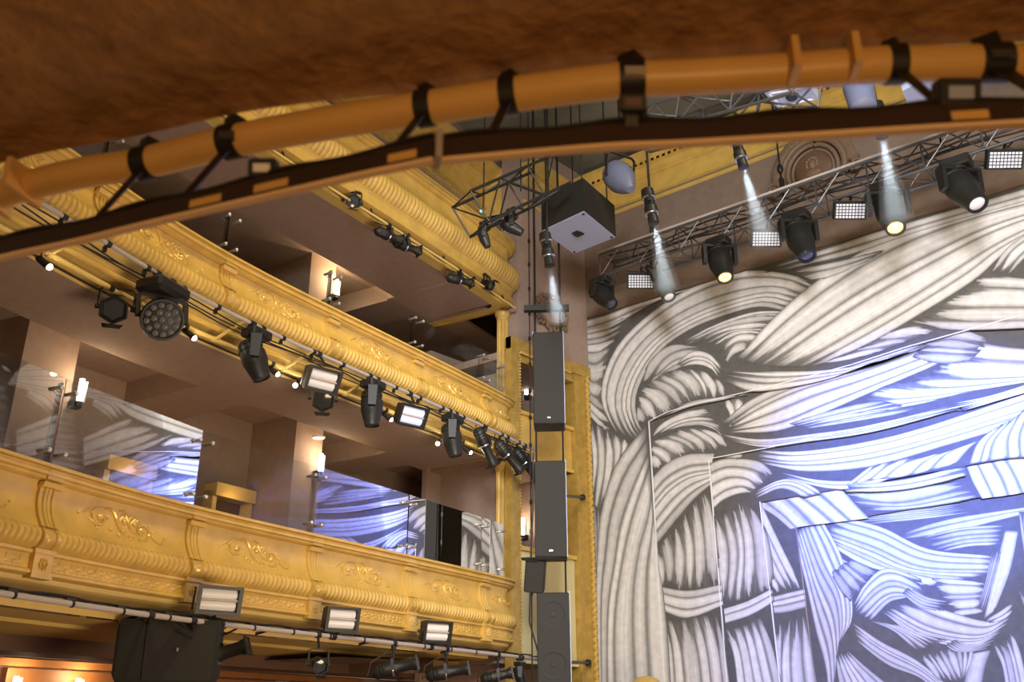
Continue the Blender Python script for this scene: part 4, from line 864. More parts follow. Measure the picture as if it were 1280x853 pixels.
def hex_lamp(p, c, n, label, tdir, group, S=.12):
    p, c, n = Vector(p), Vector(c), Vector(n).normalized(); r = thing('barndoor_lamp', p, label, 'stage lamp', group); ax, d = frame(n)
    mb = MB(); mb.lathe(c-d*.14, d, [(0, S*.55), (.05, S*.8), (.14, S), (.20, S*1.05), (.20, S*.9), (.17, S*.85)], 6); hb = mb.build('housing', 'black', r, 0)
    mb = MB(); mb.lathe(c-d*.14, d, [(.168, S*.86), (.175, S*.5), (.178, .01)], 6); mb.build('lens', 'lensdk', hb)
    mb = MB(); u = ax.cross(d)
    for e in (-1, 1): mb.prism([c+d*.06+u*e*S-ax*S*.7, c+d*.06+u*e*S+ax*S*.7, c+d*.13+u*e*S*1.15+ax*S*.55, c+d*.13+u*e*S*1.15-ax*S*.55], u*.004*e)
    mb.build('barn_door', 'black', hb)
    m2 = c-d*.04+Vector((0, 0, S+.06)); yoke(r, m2, c-d*.04, ax, S+.02, .012, .03)
    mb = MB(); t = Vector(tdir).normalized(); mb.cyl(p-t*.028, p+t*.028, .033, None, 10); mb.tube([p, p.lerp(m2, .5), m2], .014, 6); mb.build('clamp', 'black', r)
    return r
def bulb_spot(p, c, n, label, tdir, group, S=.032, on='g_white', pw=2.0):
    p, c, n = Vector(p), Vector(c), Vector(n).normalized(); r = thing('small_spotlight', p, label, 'stage lamp', group)
    mb = MB(); mb.lathe(c-n*.17, n, [(0, S*.6), (.02, S*.95), (.10, S), (.17, S*1.15), (.17, S*.95), (.15, S*.9)], 14); h = mb.build('housing', 'black', r)
    mb = MB(); mb.blob(c-n*.005, (S*.9, S*.9, S*.9), None, 12, 8); mb.build('bulb', on, h)
    mb = MB(); t = Vector(tdir).normalized(); mb.cyl(p-t*.022, p+t*.022, .031, None, 8); q = c-n*.10; mb.tube([p, p.lerp(q, .5)+Vector((0, 0, .01)), q], .010, 6); mb.build('clamp', 'black', r)
    if pw: lamp('spot_glow', 'POINT', c+n*.08, (0, 0, 0), pw, (1, .86, .62), .03)
    return r
def tg(Y): return Vector((R(Y+.05)-R(Y-.05), .1, 0)).normalized()
def onbar(px, o, z, y0=0., y1=11.2):
    # point of a balcony bar whose picture column is px
    best = None
    for y in np.linspace(y0, y1, 1200):
        p = bp(y, o, z); v = p-CAM; r = v.x*math.cos(AZ)+v.y*math.sin(AZ); f = -v.x*math.sin(AZ)+v.y*math.cos(AZ); d = f*math.cos(PIT)+v.z*math.sin(PIT); x = 640+F*r/d
        if best is None or abs(x-px) < best[0]: best = (abs(x-px), p, y)
    return best[1], tg(best[2]), best[2]
def behind(px, py, p): d = ray(px, py); v = Vector(p)-CAM; return CAM+d*(math.hypot(v.x, v.y)/math.hypot(d.x, d.y))
GM, GL, GU, GT = 'lamps on the middle balcony bar', 'lamps on the lowest balcony bar', 'lamps on the topmost balcony bar', 'lamps on the stage truss'
# middle balcony bar
def mid(px, o=OM, z=ZM): return onbar(px, o, z)
p, t, y = mid(206); q = behind(203, 400, p)
r = thing('led_wash_lamp', p, 'big round moving wash lamp with honeycomb of lenses under the middle balcony', 'stage lamp', GM)
b = p-Vector((0, 0, .13)); mb = MB(); mb.box(b, (.42, .32, .15), Matrix.Rotation(math.atan2(t.y, t.x), 3, 'Z'), .04)
for e in (-.1, .1): mb.cyl(p+t*e-t*.025, p+t*e+t*.025, .034, None, 10); mb.box(p+t*e-Vector((0, 0, .04)), (.05, .05, .08))
mb.build('base', 'black', r)
d = (CAM+Vector((0.5, 1.2, -1.5))-q).normalized(); ax, d = frame(d); yoke(r, b-Vector((0, 0, .07)), q-d*.07, ax, .215, .04, .10)
mb = MB(); mb.lathe(q-d*.2, d, [(0, .09), (.03, .15), (.08, .18), (.10, .17), (.13, .195), (.20, .20), (.22, .195), (.22, .175), (.20, .17)], 26); hd = mb.build('head', 'black', r)
up = ax.cross(d); mb = MB(); mb.lathe(q-d*.2, d, [(.198, .172), (.203, .16), (.204, .01)], 24); mb.build('front_plate', 'strap', hd)
for k, (rr, n_) in enumerate(((0, 1), (.072, 6), (.138, 12))):
    for j in range(n_):
        a = 2*math.pi*(j+.5*(k == 2))/n_; c = q+ax*rr*math.cos(a)+up*rr*math.sin(a); mb = MB(); mb.lathe(c, d, [(.0, .031), (.014, .028), (.014, .022), (.008, .018), (.012, .004)], 6); mb.build('lens', 'lensrim', hd)
for px, lx, ly, lab in ((322, 330, 482, 'moving head lamp hanging left of the unlit flood panel on the middle balcony bar'), (467, 465, 534, 'moving head lamp hanging between the two flood panels on the middle balcony bar'), (566, 570, 572, 'moving head lamp hanging right of the lit flood panel on the middle balcony bar')):
    p, t, y = mid(px); moving_head(p, behind(lx, ly, p), lab, t, GM, size=.80, L=.56, drop=-.03)
for px, fx, fy, lab, face in ((398, 405, 476, 'unlit white flood panel under the middle balcony', 'white'), (512, 517, 521, 'lit bluish flood panel under the middle balcony', 'g_strobe')):
    p, t, y = mid(px); strobe(p, behind(fx, fy, p+Rn(y)*.15), Vector((.88, -.16, -.45)), lab, t, GM, face, .42, .28)
for px, cx, cy, lab in ((138, 143, 386, 'small black barndoor lamp left of the honeycomb wash lamp'), (392, 404, 500, 'small black barndoor lamp under the unlit flood panel')):
    p, t, y = mid(px, OI, ZI); hex_lamp(p, behind(cx, cy, p), (.75, -.5, -.6), lab, t, GM, .135)
for px, cx, cy, lab in ((50, 62, 334, 'small lit spot at the far left, just under the near dark rail'), (232, 243, 423, 'small lit spot right of the honeycomb wash lamp'), (340, 347, 468, 'small lit spot right of the leftmost moving head'), (377, 369, 482, 'small lit spot left of the unlit flood panel'), (482, 489, 525, 'small lit spot left of the lit flood panel'), (555, 547, 555, 'small lit spot left of the stage-end moving head'), (578, 588, 566, 'brightest small lit spot at the stage end of the middle balcony')):
    p, t, y = mid(px, OI, ZI); bulb_spot(p, behind(cx, cy, p-Vector((0, 0, .03))), (.5, .3 if cx > px else -.6, -.45), lab, t, GM)
for px, lx, ly, lab in ((606, 622, 592, 'first profile spotlight at the stage end of the middle balcony bar'), (634, 660, 600, 'second profile spotlight at the stage end of the middle balcony bar'), (656, 682, 612, 'last profile spotlight at the stage end of the middle balcony bar')):
    p, t, y = mid(px); profile_spot(p, behind(lx, ly, p+Vector((.05, .3, 0))), lab, t, GM, .62, .85, .14)
# topmost balcony bar
p, t, y = onbar(440, OU, ZU); hex_lamp(p, behind(441, 252, p), (.8, -.4, -.45), 'small black barndoor lamp under the topmost balcony beside the near rail', t, GU, .10)
for px, lx, ly, lab in ((486, 512, 305, 'first black profile spotlight under the topmost balcony'), (508, 540, 320, 'second black profile spotlight under the topmost balcony'), (574, 606, 358, 'third black profile spotlight under the topmost balcony')):
    p, t, y = onbar(px, OU, ZU); profile_spot(p, behind(lx, ly, p+Vector((.05, .35, 0))), lab, t, GU, .55, .70, .06)
p, t, y = onbar(606, OU, ZU); hex_lamp(p, behind(611, 356, p), (.8, .2, -.5), 'small black barndoor lamp at the rounded end of the topmost balcony', t, GU, .085)
# lowest balcony bar
for px, fx, fy, lab, face in ((262, 275, 751, 'white flood panel standing on the lowest balcony bar above the big loudspeaker', 'white'), (416, 429, 775, 'white flood panel standing on the lowest balcony bar, middle one', 'white'), (538, 548, 791, 'white flood panel standing on the lowest balcony bar nearest the stage', 'white')):
    p, t, y = onbar(px, OL, ZL); strobe(p, behind(fx, fy, p+Rn(y)*.05), Vector((.93, -.30, -.20)), lab, t, GL, face, .42 if px < 300 else .38, .26)
for px, lx, ly, lab in ((276, 314, 806, 'profile spotlight aimed up beside the big loudspeaker'), (492, 536, 826, 'profile spotlight under the lowest balcony bar, middle one of three'), (558, 604, 833, 'profile spotlight under the lowest balcony bar right of the middle flood panel')):
    p, t, y = onbar(px, OL, ZL); profile_spot(p, behind(lx, ly, p+Vector((.2, .15, 0))), lab, t, GL, .60, .80, .16)
p, t, y = onbar(622, OL, ZL); profile_spot(p, behind(655, 838, p+Vector((.2, .2, 0))), 'profile spotlight at the stage end of the lowest balcony bar', t, GL, .5, .75, .16)
p, t, y = onbar(650, OL, ZL); moving_head(p, behind(655, 862, p), 'small moving head at the stage end of the lowest balcony bar', t, GL, size=.45)
p, t, y = onbar(397, OL, ZL); hex_lamp(p, behind(399, 832, p), (.8, -.3, -.3), 'small black flood lamp hanging under the middle white flood panel', t, GL, .085)
# big loudspeaker under the lowest bar
p, t, y = onbar(215, OL, ZL); c0 = behind(208, 815, p-Rn(y)*.42)
r = thing('loudspeaker', p, 'big black wedge loudspeaker hanging under the lowest balcony bar', 'loudspeaker'); n = Vector((.74, -.62, -.10)).normalized(); ax = Vector((0, 0, 1)).cross(n).normalized(); up = n.cross(ax)
tl = Matrix.Rotation(math.radians(0), 3, n); ax, up = tl @ ax, tl @ up
def Q(a, b, k): return c0+ax*a+up*b+n*k
W, h_ = .44, .275; mb = MB(); mb.prism([Q(-W, h_*.72, 0), Q(-W*.93, h_, 0), Q(W*.97, h_, 0), Q(W, h_*.75, 0), Q(W, -h_*.75, 0), Q(W*.95, -h_, 0), Q(-W*.9, -h_, 0), Q(-W, -h_*.7, 0)], -n*.42); sp = mb.build('cabinet', 'cab', r, 0)
mb = MB(); mb.prism([Q(-W*.42, h_*.88, .012), Q(W*.93, h_*.88, .012), Q(W*.93, -h_*.88, .012), Q(-W*.42, -h_*.88, .012)], -n*.014); mb.build('grille', 'grille', r, 0)
mb = MB(); mb.prism([Q(-W*.95, h_*.85, .010), Q(-W*.46, h_*.85, .010), Q(-W*.46, -h_*.85, .010), Q(-W*.95, -h_*.85, .010)], -n*.012); mb.build('horn_panel', 'cab', r, 0)
mb = MB(); mb.box(Q(.09, .02, .015), (.02, .02, .03)); mb.build('badge', 'steel', r)
for e in (-.25, .25): mb = MB(); mb.tube([p+t*e, p+t*e-Vector((0, 0, .06)), Q(e, h_, -.1)], .02, 6); mb.cyl(p+t*e-t*.03, p+t*e+t*.03, .036); mb.build('clamp', 'black', r)

# ------------------------------------------------------------------ the hung column of loudspeakers in front of the stage box
def column_speaker(xa, xb, yt, yb, label, woof, group='hung column loudspeakers'):
    g = 13.0; a, b_, c, d_ = (atd(x, y, g) for x, y in ((xa, yt), (xb, yt), (xa, yb), (xb, yb)))
    zt, zb = (a.z+b_.z)/2, (c.z+d_.z)/2; ctr = Vector(((a.x+b_.x)/2, (a.y+b_.y)/2, 0)); ctr2 = Vector(((c.x+d_.x)/2, (c.y+d_.y)/2, 0))
    wd = ((b_-a).xy.length+(d_-c).xy.length)/2; face = Vector((.58, -.815, 0)); ax = Vector((0, 0, 1)).cross(face); ctr = (ctr+ctr2)/2
    wd = wd/abs(ax.dot(Vector((math.cos(AZ), math.sin(AZ), 0))))*1.03
    r = thing('hung_loudspeaker', ctr+Vector((0, 0, zt)), label, 'loudspeaker', group); Rm = Matrix((ax, face, Vector((0, 0, 1)))).transposed()
    mb = MB(); mb.box(ctr+Vector((0, 0, (zt+zb)/2))-face*.20, (wd, .40, zt-zb), Rm, .012); mb.build('cabinet', 'cab', r, 0)
    mb = MB(); mb.box(ctr+Vector((0, 0, (zt+zb)/2))+face*.004, (wd*.92, .012, (zt-zb)*.97), Rm); mb.build('grille', 'grille', r, 0)
    mb = MB(); mb.box(ctr+Vector((0, 0, zb+.09))+face*.012, (.045, .008, .018), Rm); mb.build('badge', 'steel', r)
    mb = MB(); mb.box(ctr+ax*(wd/2+.006)-face*.02+Vector((0, 0, (zt+zb)/2)), (.012, .05, (zt-zb)), Rm)
    for e in (-1, 1): mb.box(ctr+ax*(wd/2)*e+Vector((0, 0, zt))-face*.2, (.02, .30, .05), Rm)
    mb.build('rigging_rail', 'bluegrey', r, 0)
    for k in range(woof):
        z = zt-(zt-zb)*(.22+.5*k); mb = MB(); mb.lathe(ctr+Vector((0, 0, z))+face*.004, face, [(.0, wd*.40), (.012, wd*.40), (.012, wd*.36), (.004, wd*.33), (.002, wd*.1), (.010, wd*.08), (.012, .01)], 22); mb.build('woofer', 'cab', r)
    return ctr, ax, face, zt, zb, wd
s1 = column_speaker(667, 704, 415, 530, 'topmost black loudspeaker of the hung column, under the crossbar', 0)
s2 = column_speaker(669, 707, 576, 697, 'middle black loudspeaker of the hung column', 0)
s3 = column_speaker(672, 712, 741, 868, 'lowest black loudspeaker of the hung column with two woofers showing', 2)
r = thing('speaker_crossbar', s1[0]+Vector((0, 0, s1[3]+.35)), 'dark crossbar with long cables carrying the column of loudspeakers', 'rigging bar')
zx = atd(690, 386, 13.0).z; a, b_ = atd(655, 388, 13.0), atd(711, 384, 13.0); mb = MB(); mb.box((a+b_)/2, ((b_-a).length, .10, .085), Matrix.Rotation(math.atan2((b_-a).y, (b_-a).x), 3, 'Z')); mb.build('beam', 'black', r)
ctr, ax, fc, *_ = s1
for e in (-1, 1):
    for top, bot in ((11.3, s1[3]-.02), (s1[4]+.02, s2[3]-.02), (s2[4]+.02, s3[3]-.02)):
        mb = MB(); mb.cyl(ctr+ax*e*.19-fc*.12+Vector((0, 0, top)), ctr+ax*e*.19-fc*.12+Vector((0, 0, bot)), .014 if top < 11 else .020, None, 6); mb.build('suspension_wire', 'black', r)
for k, z in enumerate(np.arange(s3[3], 9.0, .41)): mb = MB(); mb.box(ctr-ax*.27-fc*.05+Vector((0, 0, z)), (.03, .03, .06)); mb.build('wire_fitting', 'black', r)
mb = MB(); mb.cyl(ctr-ax*.27-fc*.05+Vector((0, 0, s3[4])), ctr-ax*.27-fc*.05+Vector((0, 0, 11)), .010, None, 6); mb.build('suspension_wire', 'black', r)
mb = MB(); mb.tube([ctr-ax*.23+Vector((0, 0, 5.2)), ctr-ax*.24+Vector((.0, 0, 4.4)), ctr-ax*.27+Vector((0, 0, 3.9)), ctr-ax*.30+Vector((0, 0, 2.9)), ctr-ax*.2+Vector((0, 0, 2.55)), ctr+Vector((0, 0, 2.5))-fc*.1], .012, 6); mb.build('loose_cable', 'strap', r)
# small tilted speaker on an arm
p = atd(668, 722, 12.95); r = thing('small_loudspeaker', p, 'small tilted black loudspeaker on an arm left of the hung column', 'loudspeaker'); n = Vector((.5, -.8, -.3)).normalized(); ax_ = Vector((0, 0, 1)).cross(n).normalized(); up = n.cross(ax_); tl = Matrix.Rotation(math.radians(-6), 3, n); ax_, up = tl @ ax_, tl @ up
Rm = Matrix((ax_, n, up)).transposed(); mb = MB(); mb.box(p-n*.12, (.27, .24, .42), Rm, .02); mb.build('cabinet', 'cab', r, 0); mb = MB(); mb.box(p+n*.002, (.24, .012, .39), Rm); mb.build('grille', 'grille', r, 0)
mb = MB(); a = atd(652, 699, 12.9); b_ = atd(708, 698, 13.05); mb.tube([a, a.lerp(b_, .5), b_], .022, 6); mb.tube([a, p+up*.2], .016, 6); mb.tube([atd(672, 698, 12.95), p+up*.2], .016, 6); mb.build('arm', 'black', r)
for (xa, ya), (xb, yb), lab in (((708, 620), (728, 622), 'upper black stay bar between loudspeaker column and gilt frame'), ((710, 828), (735, 829), 'lower black stay bar between loudspeaker column and gilt frame')):
    a = atd(xa, ya, 13.05); b_ = onbw(xb, yb, .06); mb = MB(); mb.tube([a, a.lerp(b_, .5), b_], .022, 8); mb.cyl(b_-Vector((.02, 0, 0)), b_+Vector((.03, 0, 0)), .05); tag(mb.build('stay_bar', 'black'), lab, 'stay bar', 'stay bars of the loudspeaker column')

# ------------------------------------------------------------------ trusses
def truss(r, a, b, w_, h_, step, rad=.022, m='alu', updir=(0, 0, 1), brace=.012):
    a, b = Vector(a), Vector(b); t = (b-a).normalized(); u = Vector(updir); s = t.cross(u).normalized(); u = s.cross(t)
    cs = [s*w_/2*i+u*h_/2*j for i, j in ((-1, 1), (1, 1), (1, -1), (-1, -1))]
    for c in cs: mb = MB(); mb.cyl(a+c, b+c, rad, None, 8); mb.build('chord', m, r)
    L = (b-a).length; n = int(L/step); mb = MB()
    for k in range(4):
        c, d = cs[k], cs[(k+1) % 4]
        for i in range(n):
            p, q = a+t*L*i/n, a+t*L*(i+1)/n; mb.cyl(p+(c if i % 2 else d), q+(d if i % 2 else c), brace, None, 6, False)
        for i in range(0, n+1, 2): mb.cyl(a+t*L*i/n+c, a+t*L*i/n+d, brace, None, 6, False)
    mb.build('lattice', m, r)
    return cs
YT = 11.6; tz = ony(748, 319, YT).z; tx = ony(748, 319, YT).x
r = thing('stage_truss', (0, YT+.2, tz-.2), 'long lattice lighting truss hanging in front of the brown wall above the drop', 'truss')
truss(r, (tx+.02, YT+.21, tz-.20), (5.5, YT+.21, tz-.20), .42, .40, .36)
mb = MB(); mb.box(((tx+5.5)/2, YT-.012, tz+.03), (5.5-tx, .03, .035)); mb.build('pale_strip', 'barp', r)
mb = MB()
for x in np.arange(tx+.9, 5.4, 2.2):
    mb = MB(); mb.cyl((x, YT+.21, tz), (x, YT+.21, 11.345), .014, None, 6); mb.box((x, YT+.21, tz+.25), (.06, .06, .16)); mb.blob((x, YT+.21, tz+.5), (.05, .05, .08)); mb.build('hanging_chain', 'black', r)
mb = MB(); rg = random.Random(9)
for k in range(4): mb.tube([Vector((x, YT+.12+.08*k, tz-.03-.05*k+.035*math.sin(x*3.1+k))) for x in np.linspace(tx+.1, 5.4, 110)], .014, 5)
mb.build('cable', 'strap', r)
zb = tz-.40; T = Vector((1, 0, 0))
def ont(px, py, Y=YT+.21): return ony(px, py, Y)
def xat(px, z, Y=YT+.21):
    lo, hi = -9., 6.
    for _ in range(40):
        m = (lo+hi)/2; v = Vector((m, Y, z))-CAM; rr = v.x*math.cos(AZ)+v.y*math.sin(AZ); f = -v.x*math.sin(AZ)+v.y*math.cos(AZ); d = f*math.cos(PIT)+v.z*math.sin(PIT)
        if 640+F*rr/d < px: lo = m
        else: hi = m
    return lo
for px, lx, ly, lens, lab, S in ((760, 784, 398, 'lensdk', 'moving head at the left end of the stage truss, tilted right', .74), (905, 908, 352, 'g_warm', 'moving head with a glowing yellow lens, left one on the stage truss', .86), (1002, 1011, 325, 'lensdk', 'unlit moving head between the two pale grids on the stage truss', .92), (1112, 1119, 284, 'g_warm', 'moving head with a glowing yellow lens, right one on the stage truss', .92), (1200, 1222, 255, 'white', 'moving head with a pale lens near the right edge of the stage truss', .95)):
    x = xat(px, zb); p = Vector((x, YT+.02, zb)); tgt = ony(lx, ly, YT-.12)
    moving_head(p, tgt, lab, T, GT, lens, S*1.1, .74, -.08, 1.12)
    if lens == 'g_warm': lamp('spot_glow', 'POINT', ony(lx, ly+10, YT-.25), (0, 0, 0), 5, (1, .7, .2), .05)
p = Vector((xat(822, zb), YT+.02, zb)); 
r = thing('tube_spotlight', p, 'grey-green tube-shaped spotlight with pale lens under the left end of the stage truss', 'stage lamp', GT); e_ = ony(837, 372, YT-.10); d = (e_-(p-Vector((0, 0, .1)))).normalized(); s_ = e_-d*.62
mb = MB(); mb.lathe(s_, d, [(0, .07), (.03, .10), (.20, .12), (.45, .125), (.60, .11), (.62, .105), (.62, .09), (.60, .085)], 18); h = mb.build('housing', 'tubegrey', r); mb = MB(); mb.lathe(s_, d, [(.595, .085), (.61, .05), (.612, .01)], 18); mb.build('lens', 'white', h); clamp(r, p, .12, T); yoke(r, p-Vector((0, 0, .12)), s_+d*.25, frame(d)[0], .14)
for px, cx, cy, lab in ((798, 801, 352, 'pale LED grid panel at the left end of the stage truss'), (954, 958, 299, 'pale LED grid panel right of the left yellow lamp'), (1058, 1063, 264, 'pale LED grid panel left of the right yellow lamp'), (1245, 1257, 200, 'pale LED grid panel at the right edge of the stage truss')):
    p = Vector((xat(px, zb), YT+.42, zb)); c = ony(cx, cy, YT+.12); r = thing('led_grid_lamp', p, lab, 'stage lamp', GT); n = Vector((.42, -.72, -.55)).normalized(); ax_ = Vector((0, 0, 1)).cross(n).normalized(); up = n.cross(ax_); tl = Matrix.Rotation(math.radians(-4), 3, n); ax_, up = tl @ ax_, tl @ up; Rm = Matrix((ax_, n, up)).transposed()
    mb = MB(); mb.box(c-n*.06, (.43, .11, .24), Rm, .012)
    for k in range(5): mb.box(c-n*.125+ax_*(k-2)*.08, (.012, .04, .16), Rm)
    hs = mb.build('housing', 'black', r, 0); mb = MB()
    for i in range(9):
        for j in range(5): mb.box(c+ax_*(i-4)*.043+up*(j-2)*.041, (.031, .008, .029), Rm)
    mb.build('led_cells', 'g_led', hs, 0)
    mb = MB(); mb.tube([p, c-n*.06+up*.2, c-n*.06+up*.12], .018, 6); mb.box(c-n*.06+up*.13, (.46, .04, .015), Rm); mb.cyl(p-T*.03, p+T*.03, .036); mb.build('bracket', 'black', r)

# subwoofer cluster, short truss and lamps left of the drop
ZSB = 8.45; Cn = [onz(x, y, ZSB) for x, y in ((677, 289), (730, 264), (770, 297), (717, 318))]
r = thing('hung_subwoofer', sum(Cn, Vector())/4+Vector((0, 0, 1.0)), 'large dark square loudspeaker box hung high, reflected light coloured into its pale blue-grey underside', 'loudspeaker')
hh = atd(676, 238, 12.2).z-ZSB; mb = MB(); mb.prism([c+Vector((0, 0, .012)) for c in Cn], (0, 0, hh)); mb.build('cabinet', 'cab', r, 0)
cc = sum(Cn, Vector())/4; mb = MB(); mb.prism([c+(cc-c)*.02 for c in Cn], (0, 0, .014)); bt = mb.build('underside', 'bluegrey', r, 0)  # reflected light is put into the paler, bluer colour of this face
mb = MB(); e1 = (Cn[1]-Cn[0]).normalized(); Rz = Matrix.Rotation(math.atan2(e1.y, e1.x), 3, 'Z'); mb.box(cc-Vector((0, 0, .008)), (.14, .09, .02), Rz); mb.box(cc+Rz @ Vector((0, -.07, -.006)), (.12, .06, .012), Rz); mb.build('fixing_plate', 'black', bt)
for c in Cn: mb = MB(); mb.cyl(c+(cc-c)*.12-Vector((0, 0, .012)), c+(cc-c)*.12, .02, None, 8); mb.build('bolt', 'black', bt)
mb = MB(); mb.box(cc+Vector((0, 0, hh*.5))+(Cn[2]-Cn[0]).normalized()*.0, (.02, .02, hh))
for c in Cn: mb.cyl(c+(cc-c)*.2+Vector((0, 0, hh)), c+(cc-c)*.2+Vector((0, 0, 11.345-ZSB)), .012, None, 6)
mb.build('suspension_wire', 'black', r)
r = thing('short_truss', atd(640, 250, 11.8), 'short dark lattice truss pointing left beside the hung subwoofer', 'truss')
a, b_ = atd(588, 268, 11.0), atd(690, 221, 11.7); truss(r, a, b_, .50, .46, .42, .022, 'black')
mb = MB(); mb.cyl(a.lerp(b_, .6), Vector((*a.lerp(b_, .6).xy, 11.345)), .012, None, 6); mb.cyl(a.lerp(b_, .15), Vector((*a.lerp(b_, .15).xy, 11.345)), .012, None, 6); mb.build('hanging_chain', 'black', r)
tb = (b_-a).normalized()
for px, py, g, lab, S, lx, ly in ((606, 262, 11.2, 'small lamp with a green status light under the short dark truss', .40, 606, 285),):
    p = a.lerp(b_, .16)-Vector((0, 0, .23)); rr = moving_head(p, behind(lx, ly+15, p), lab, tb, 'lamps by the hung subwoofer', size=.42); mb = MB(); mb.blob(behind(604, 269, p)+Vector((.05, -.1, 0)), (.018, .018, .018)); mb.build('status_light', 'g_green', rr)
p = a.lerp(b_, .48)-Vector((0, 0, .23)); moving_head(p, behind(650, 290, p), 'small unlit moving head at the middle of the short dark truss', tb, 'lamps by the hung subwoofer', size=.5)
def beam_spot(px, py, ex, ey, g, label, S, anchor_up, hbeam):
    c = atd(px, py, g); anchor_up = 11.345-c.z; r = thing('beam_spotlight', c+Vector((0, 0, anchor_up)), label, 'stage lamp', 'spotlights throwing visible beams'); e = atd(ex, ey, g); d = (e-c).normalized(); ax_, d = frame(d)
    mb = MB(); mb.lathe(c-d*.30*S, d, [(0, .05*S), (.03*S, .09*S), (.16*S, .10*S), (.18*S, .075*S), (.30*S, .08*S), (.32*S, .095*S), (.42*S, .095*S), (.44*S, .07*S), (.58*S, .08*S), (.58*S, .06*S)], 18); h = mb.build('housing', 'black', r)
    for k in (.17, .43): mb = MB(); mb.lathe(c-d*.30*S, d, [((k-.012)*S, .095*S), (k*S, .104*S), ((k+.012)*S, .095*S)], 18); mb.build('chrome_ring', 'steel', h)
    mb = MB(); mb.lathe(c-d*.30*S, d, [(.565*S, .06*S), (.575*S, .005)], 14); mb.build('lens', 'g_white', h)
    yoke(r, c+Vector((0, 0, .16*S)), c-d*.05*S, ax_, .115*S); mb = MB(); mb.cyl(c+Vector((0, 0, .16*S)), c+Vector((0, 0, anchor_up)), .018, None, 8); mb.box(c+Vector((0, 0, .17*S)), (.07, .05, .05)); mb.build('hanger', 'black', r)
    # the lit haze in front of the lens
    m = bpy.data.materials.new('haze_beam'); m.use_nodes = True; nt = m.node_tree; nt.nodes.clear(); o = nt.nodes.new('ShaderNodeOutputMaterial'); v = nt.nodes.new('ShaderNodeVolumeScatter'); v.inputs['Density'].default_value = .55; v.inputs['Color'].default_value = (.9, .96, 1, 1); v.inputs['Anisotropy'].default_value = .1; nt.links.new(v.outputs[0], o.inputs['Volume'])
    s = c+d*.285*S; mb = MB(); mb.lathe(s, d, [(0, .062*S), (hbeam*.5, .062*S+hbeam*.065), (hbeam, .062*S+hbeam*.13)], 20); hz = mb.build('lit_haze', m); tag(hz, 'misty light beam in the haze below the '+label.split(',')[0], 'light beam', None, 'stuff')
    l = lamp('beam_light', 'SPOT', s+d*.01, s+d, 420, (.84, .95, 1), .03, 15, .3)
beam_spot(684, 312, 690, 350, 12.2, 'small bright spotlight left of the hung subwoofer, throwing a beam down', .95, 1.6, .9)
beam_spot(813, 258, 820, 292, 11.4, 'small bright spotlight right of the hung subwoofer, throwing a beam to the truss', .95, 1.8, 1.0)
beam_spot(924, 190, 934, 225, 10.6, 'small bright spotlight under the near rail, throwing a beam past the cornice', .85, 1.5, 1.1)
beam_spot(1099, 150, 1108, 200, 10.2, 'small bright spotlight hidden behind the near rail, throwing a beam at the right', .85, 1.5, 1.1)
c = atd(778, 226, 11.6); e = atd(800, 250, 11.3); d = (e-c).normalized(); r = thing('bullet_lamp', c+Vector((0, 0, .6)), 'blue-grey bullet shaped lamp housing right of the hung subwoofer', 'stage lamp')
mb = MB(); mb.lathe(c-d*.32, d, [(0, .14), (.03, .19), (.12, .215), (.30, .205), (.45, .15), (.58, .08), (.62, .05)], 24); mb.build('housing', 'horn', r); mb = MB(); mb.cyl(c-d*.30, c-d*.36, .17, .12, 20); mb.build('rear_cap', 'black', r); yoke(r, c+Vector((0, 0, .42)), c-d*.1, frame(d)[0], .23); mb = MB(); mb.cyl(c+Vector((0, 0, .42)), Vector((c.x, c.y, 11.345)), .018); mb.build('hanger', 'black', r)
r = thing('bullet_lamp', atd(1075, 122, 8.6)+Vector((0, 0, .6)), 'blue-grey bullet shaped lamp housing seen between pipe and rail', 'stage lamp'); c = atd(1075, 118, 8.6); d = Vector((.1, -.2, -1)).normalized()
mb = MB(); mb.lathe(c-d*.3, d, [(0, .10), (.03, .14), (.2, .15), (.5, .13), (.52, .10)], 24); mb.build('housing', 'horn', r); mb = MB(); mb.cyl(c+Vector((0, 0, .25)), Vector((c.x, c.y, 11.345)), .018); mb.build('hanger', 'black', r)
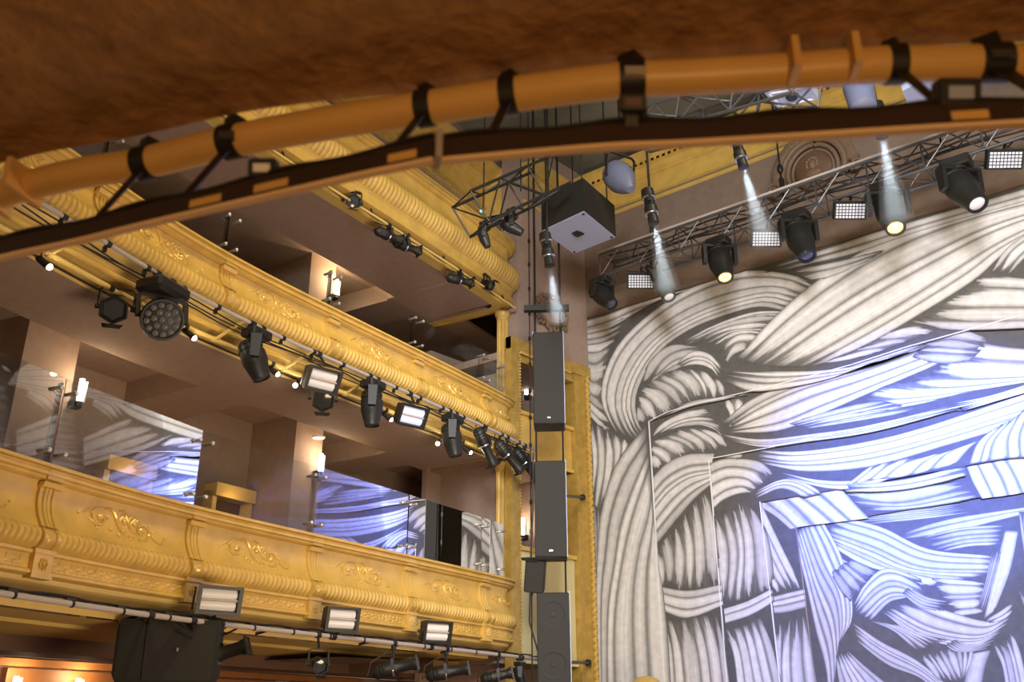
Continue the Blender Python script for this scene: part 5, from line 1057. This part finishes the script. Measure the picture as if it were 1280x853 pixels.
# ceiling truss, square lamp and subwoofer seen through the gap above the rail
r = thing('ceiling_truss', atd(880, 135, 8.5), 'pale lattice truss close under the hall ceiling, seen between pipe and rail', 'truss'); a, b_ = atd(800, 165, 9.6), atd(1010, 104, 8.2); truss(r, a, b_, .40, .36, .36, .018, 'alu')
a2, b2 = atd(700, 92, 9.0), atd(1000, 128, 8.7); mb = MB(); mb.cyl(a, Vector((a.x, a.y, 11.345)), .012, None, 6); mb.cyl(b_, Vector((b_.x, b_.y, 11.345)), .012, None, 6); mb.build('hanging_chain', 'black', r)
Cn = [onz(x, y, 8.6) for x, y in ((955, 116), (1010, 106), (1024, 124), (972, 136))]; cc = sum(Cn, Vector())/4
r = thing('square_lamp', cc, 'grey square ceiling lamp with bright strips along three edges', 'stage lamp'); mb = MB(); mb.prism(Cn, (0, 0, .14)); mb.build('housing', 'bluegrey', r, 0)
for i in (0, 2, 3):
    p_, q_ = Cn[i], Cn[(i+1) % 4]; p_, q_ = p_.lerp(cc, .14), q_.lerp(cc, .14); mb = MB(); mb.prism([p_.lerp(q_, .06), p_.lerp(q_, .94), p_.lerp(q_, .94).lerp(cc, .14), p_.lerp(q_, .06).lerp(cc, .14)], (0, 0, -.012)); mb.build('light_strip', 'g_led', r, 0)
mb = MB(); mb.cyl(cc, Vector((cc.x, cc.y, 11.345)), .02); mb.cyl(cc-Vector((0, 0, .03)), cc, .06, .08, 14); mb.build('hanger', 'black', r)
Cn = [onz(x, y, 8.3) for x, y in ((1128, 114), (1170, 92), (1215, 104), (1205, 132), (1136, 134))]; r = thing('hung_subwoofer', sum(Cn, Vector())/5, 'blue-grey loudspeaker box seen between pipe and rail at the right', 'loudspeaker'); mb = MB(); mb.prism(Cn, (0, 0, .5)); mb.build('cabinet', 'bluegrey', r, 0)
mb = MB(); c = sum(Cn, Vector())/5; mb.cyl(c+Vector((0, 0, .5)), Vector((c.x, c.y, 11.345)), .012); mb.build('suspension_wire', 'black', r)
c = ony(700, 60, 11); 
# wire and cable running beside the gilt frame; gilded finial at the bottom edge
p = ony(808, 856, 11.9); r = thing('gilded_finial', (p.x, p.y, 0), 'gilded dome finial at the bottom edge in front of the braided drop', 'finial'); mb = MB()
mb.lathe((p.x, p.y, p.z-.32), (0, 0, 1), [(0, .10), (.02, .16), (.06, .17), (.08, .14), (.14, .20), (.22, .24), (.28, .24), (.34, .21), (.39, .15), (.42, .08), (.43, .02)], 28); mb.build('dome', 'gold2', r)
mb = MB(); mb.lathe((p.x, p.y, 0), (0, 0, 1), [(0, .2), (.1, .2), (.15, .12), (p.z-.5, .09), (p.z-.32, .12)], 20); mb.build('post', 'gold', r)
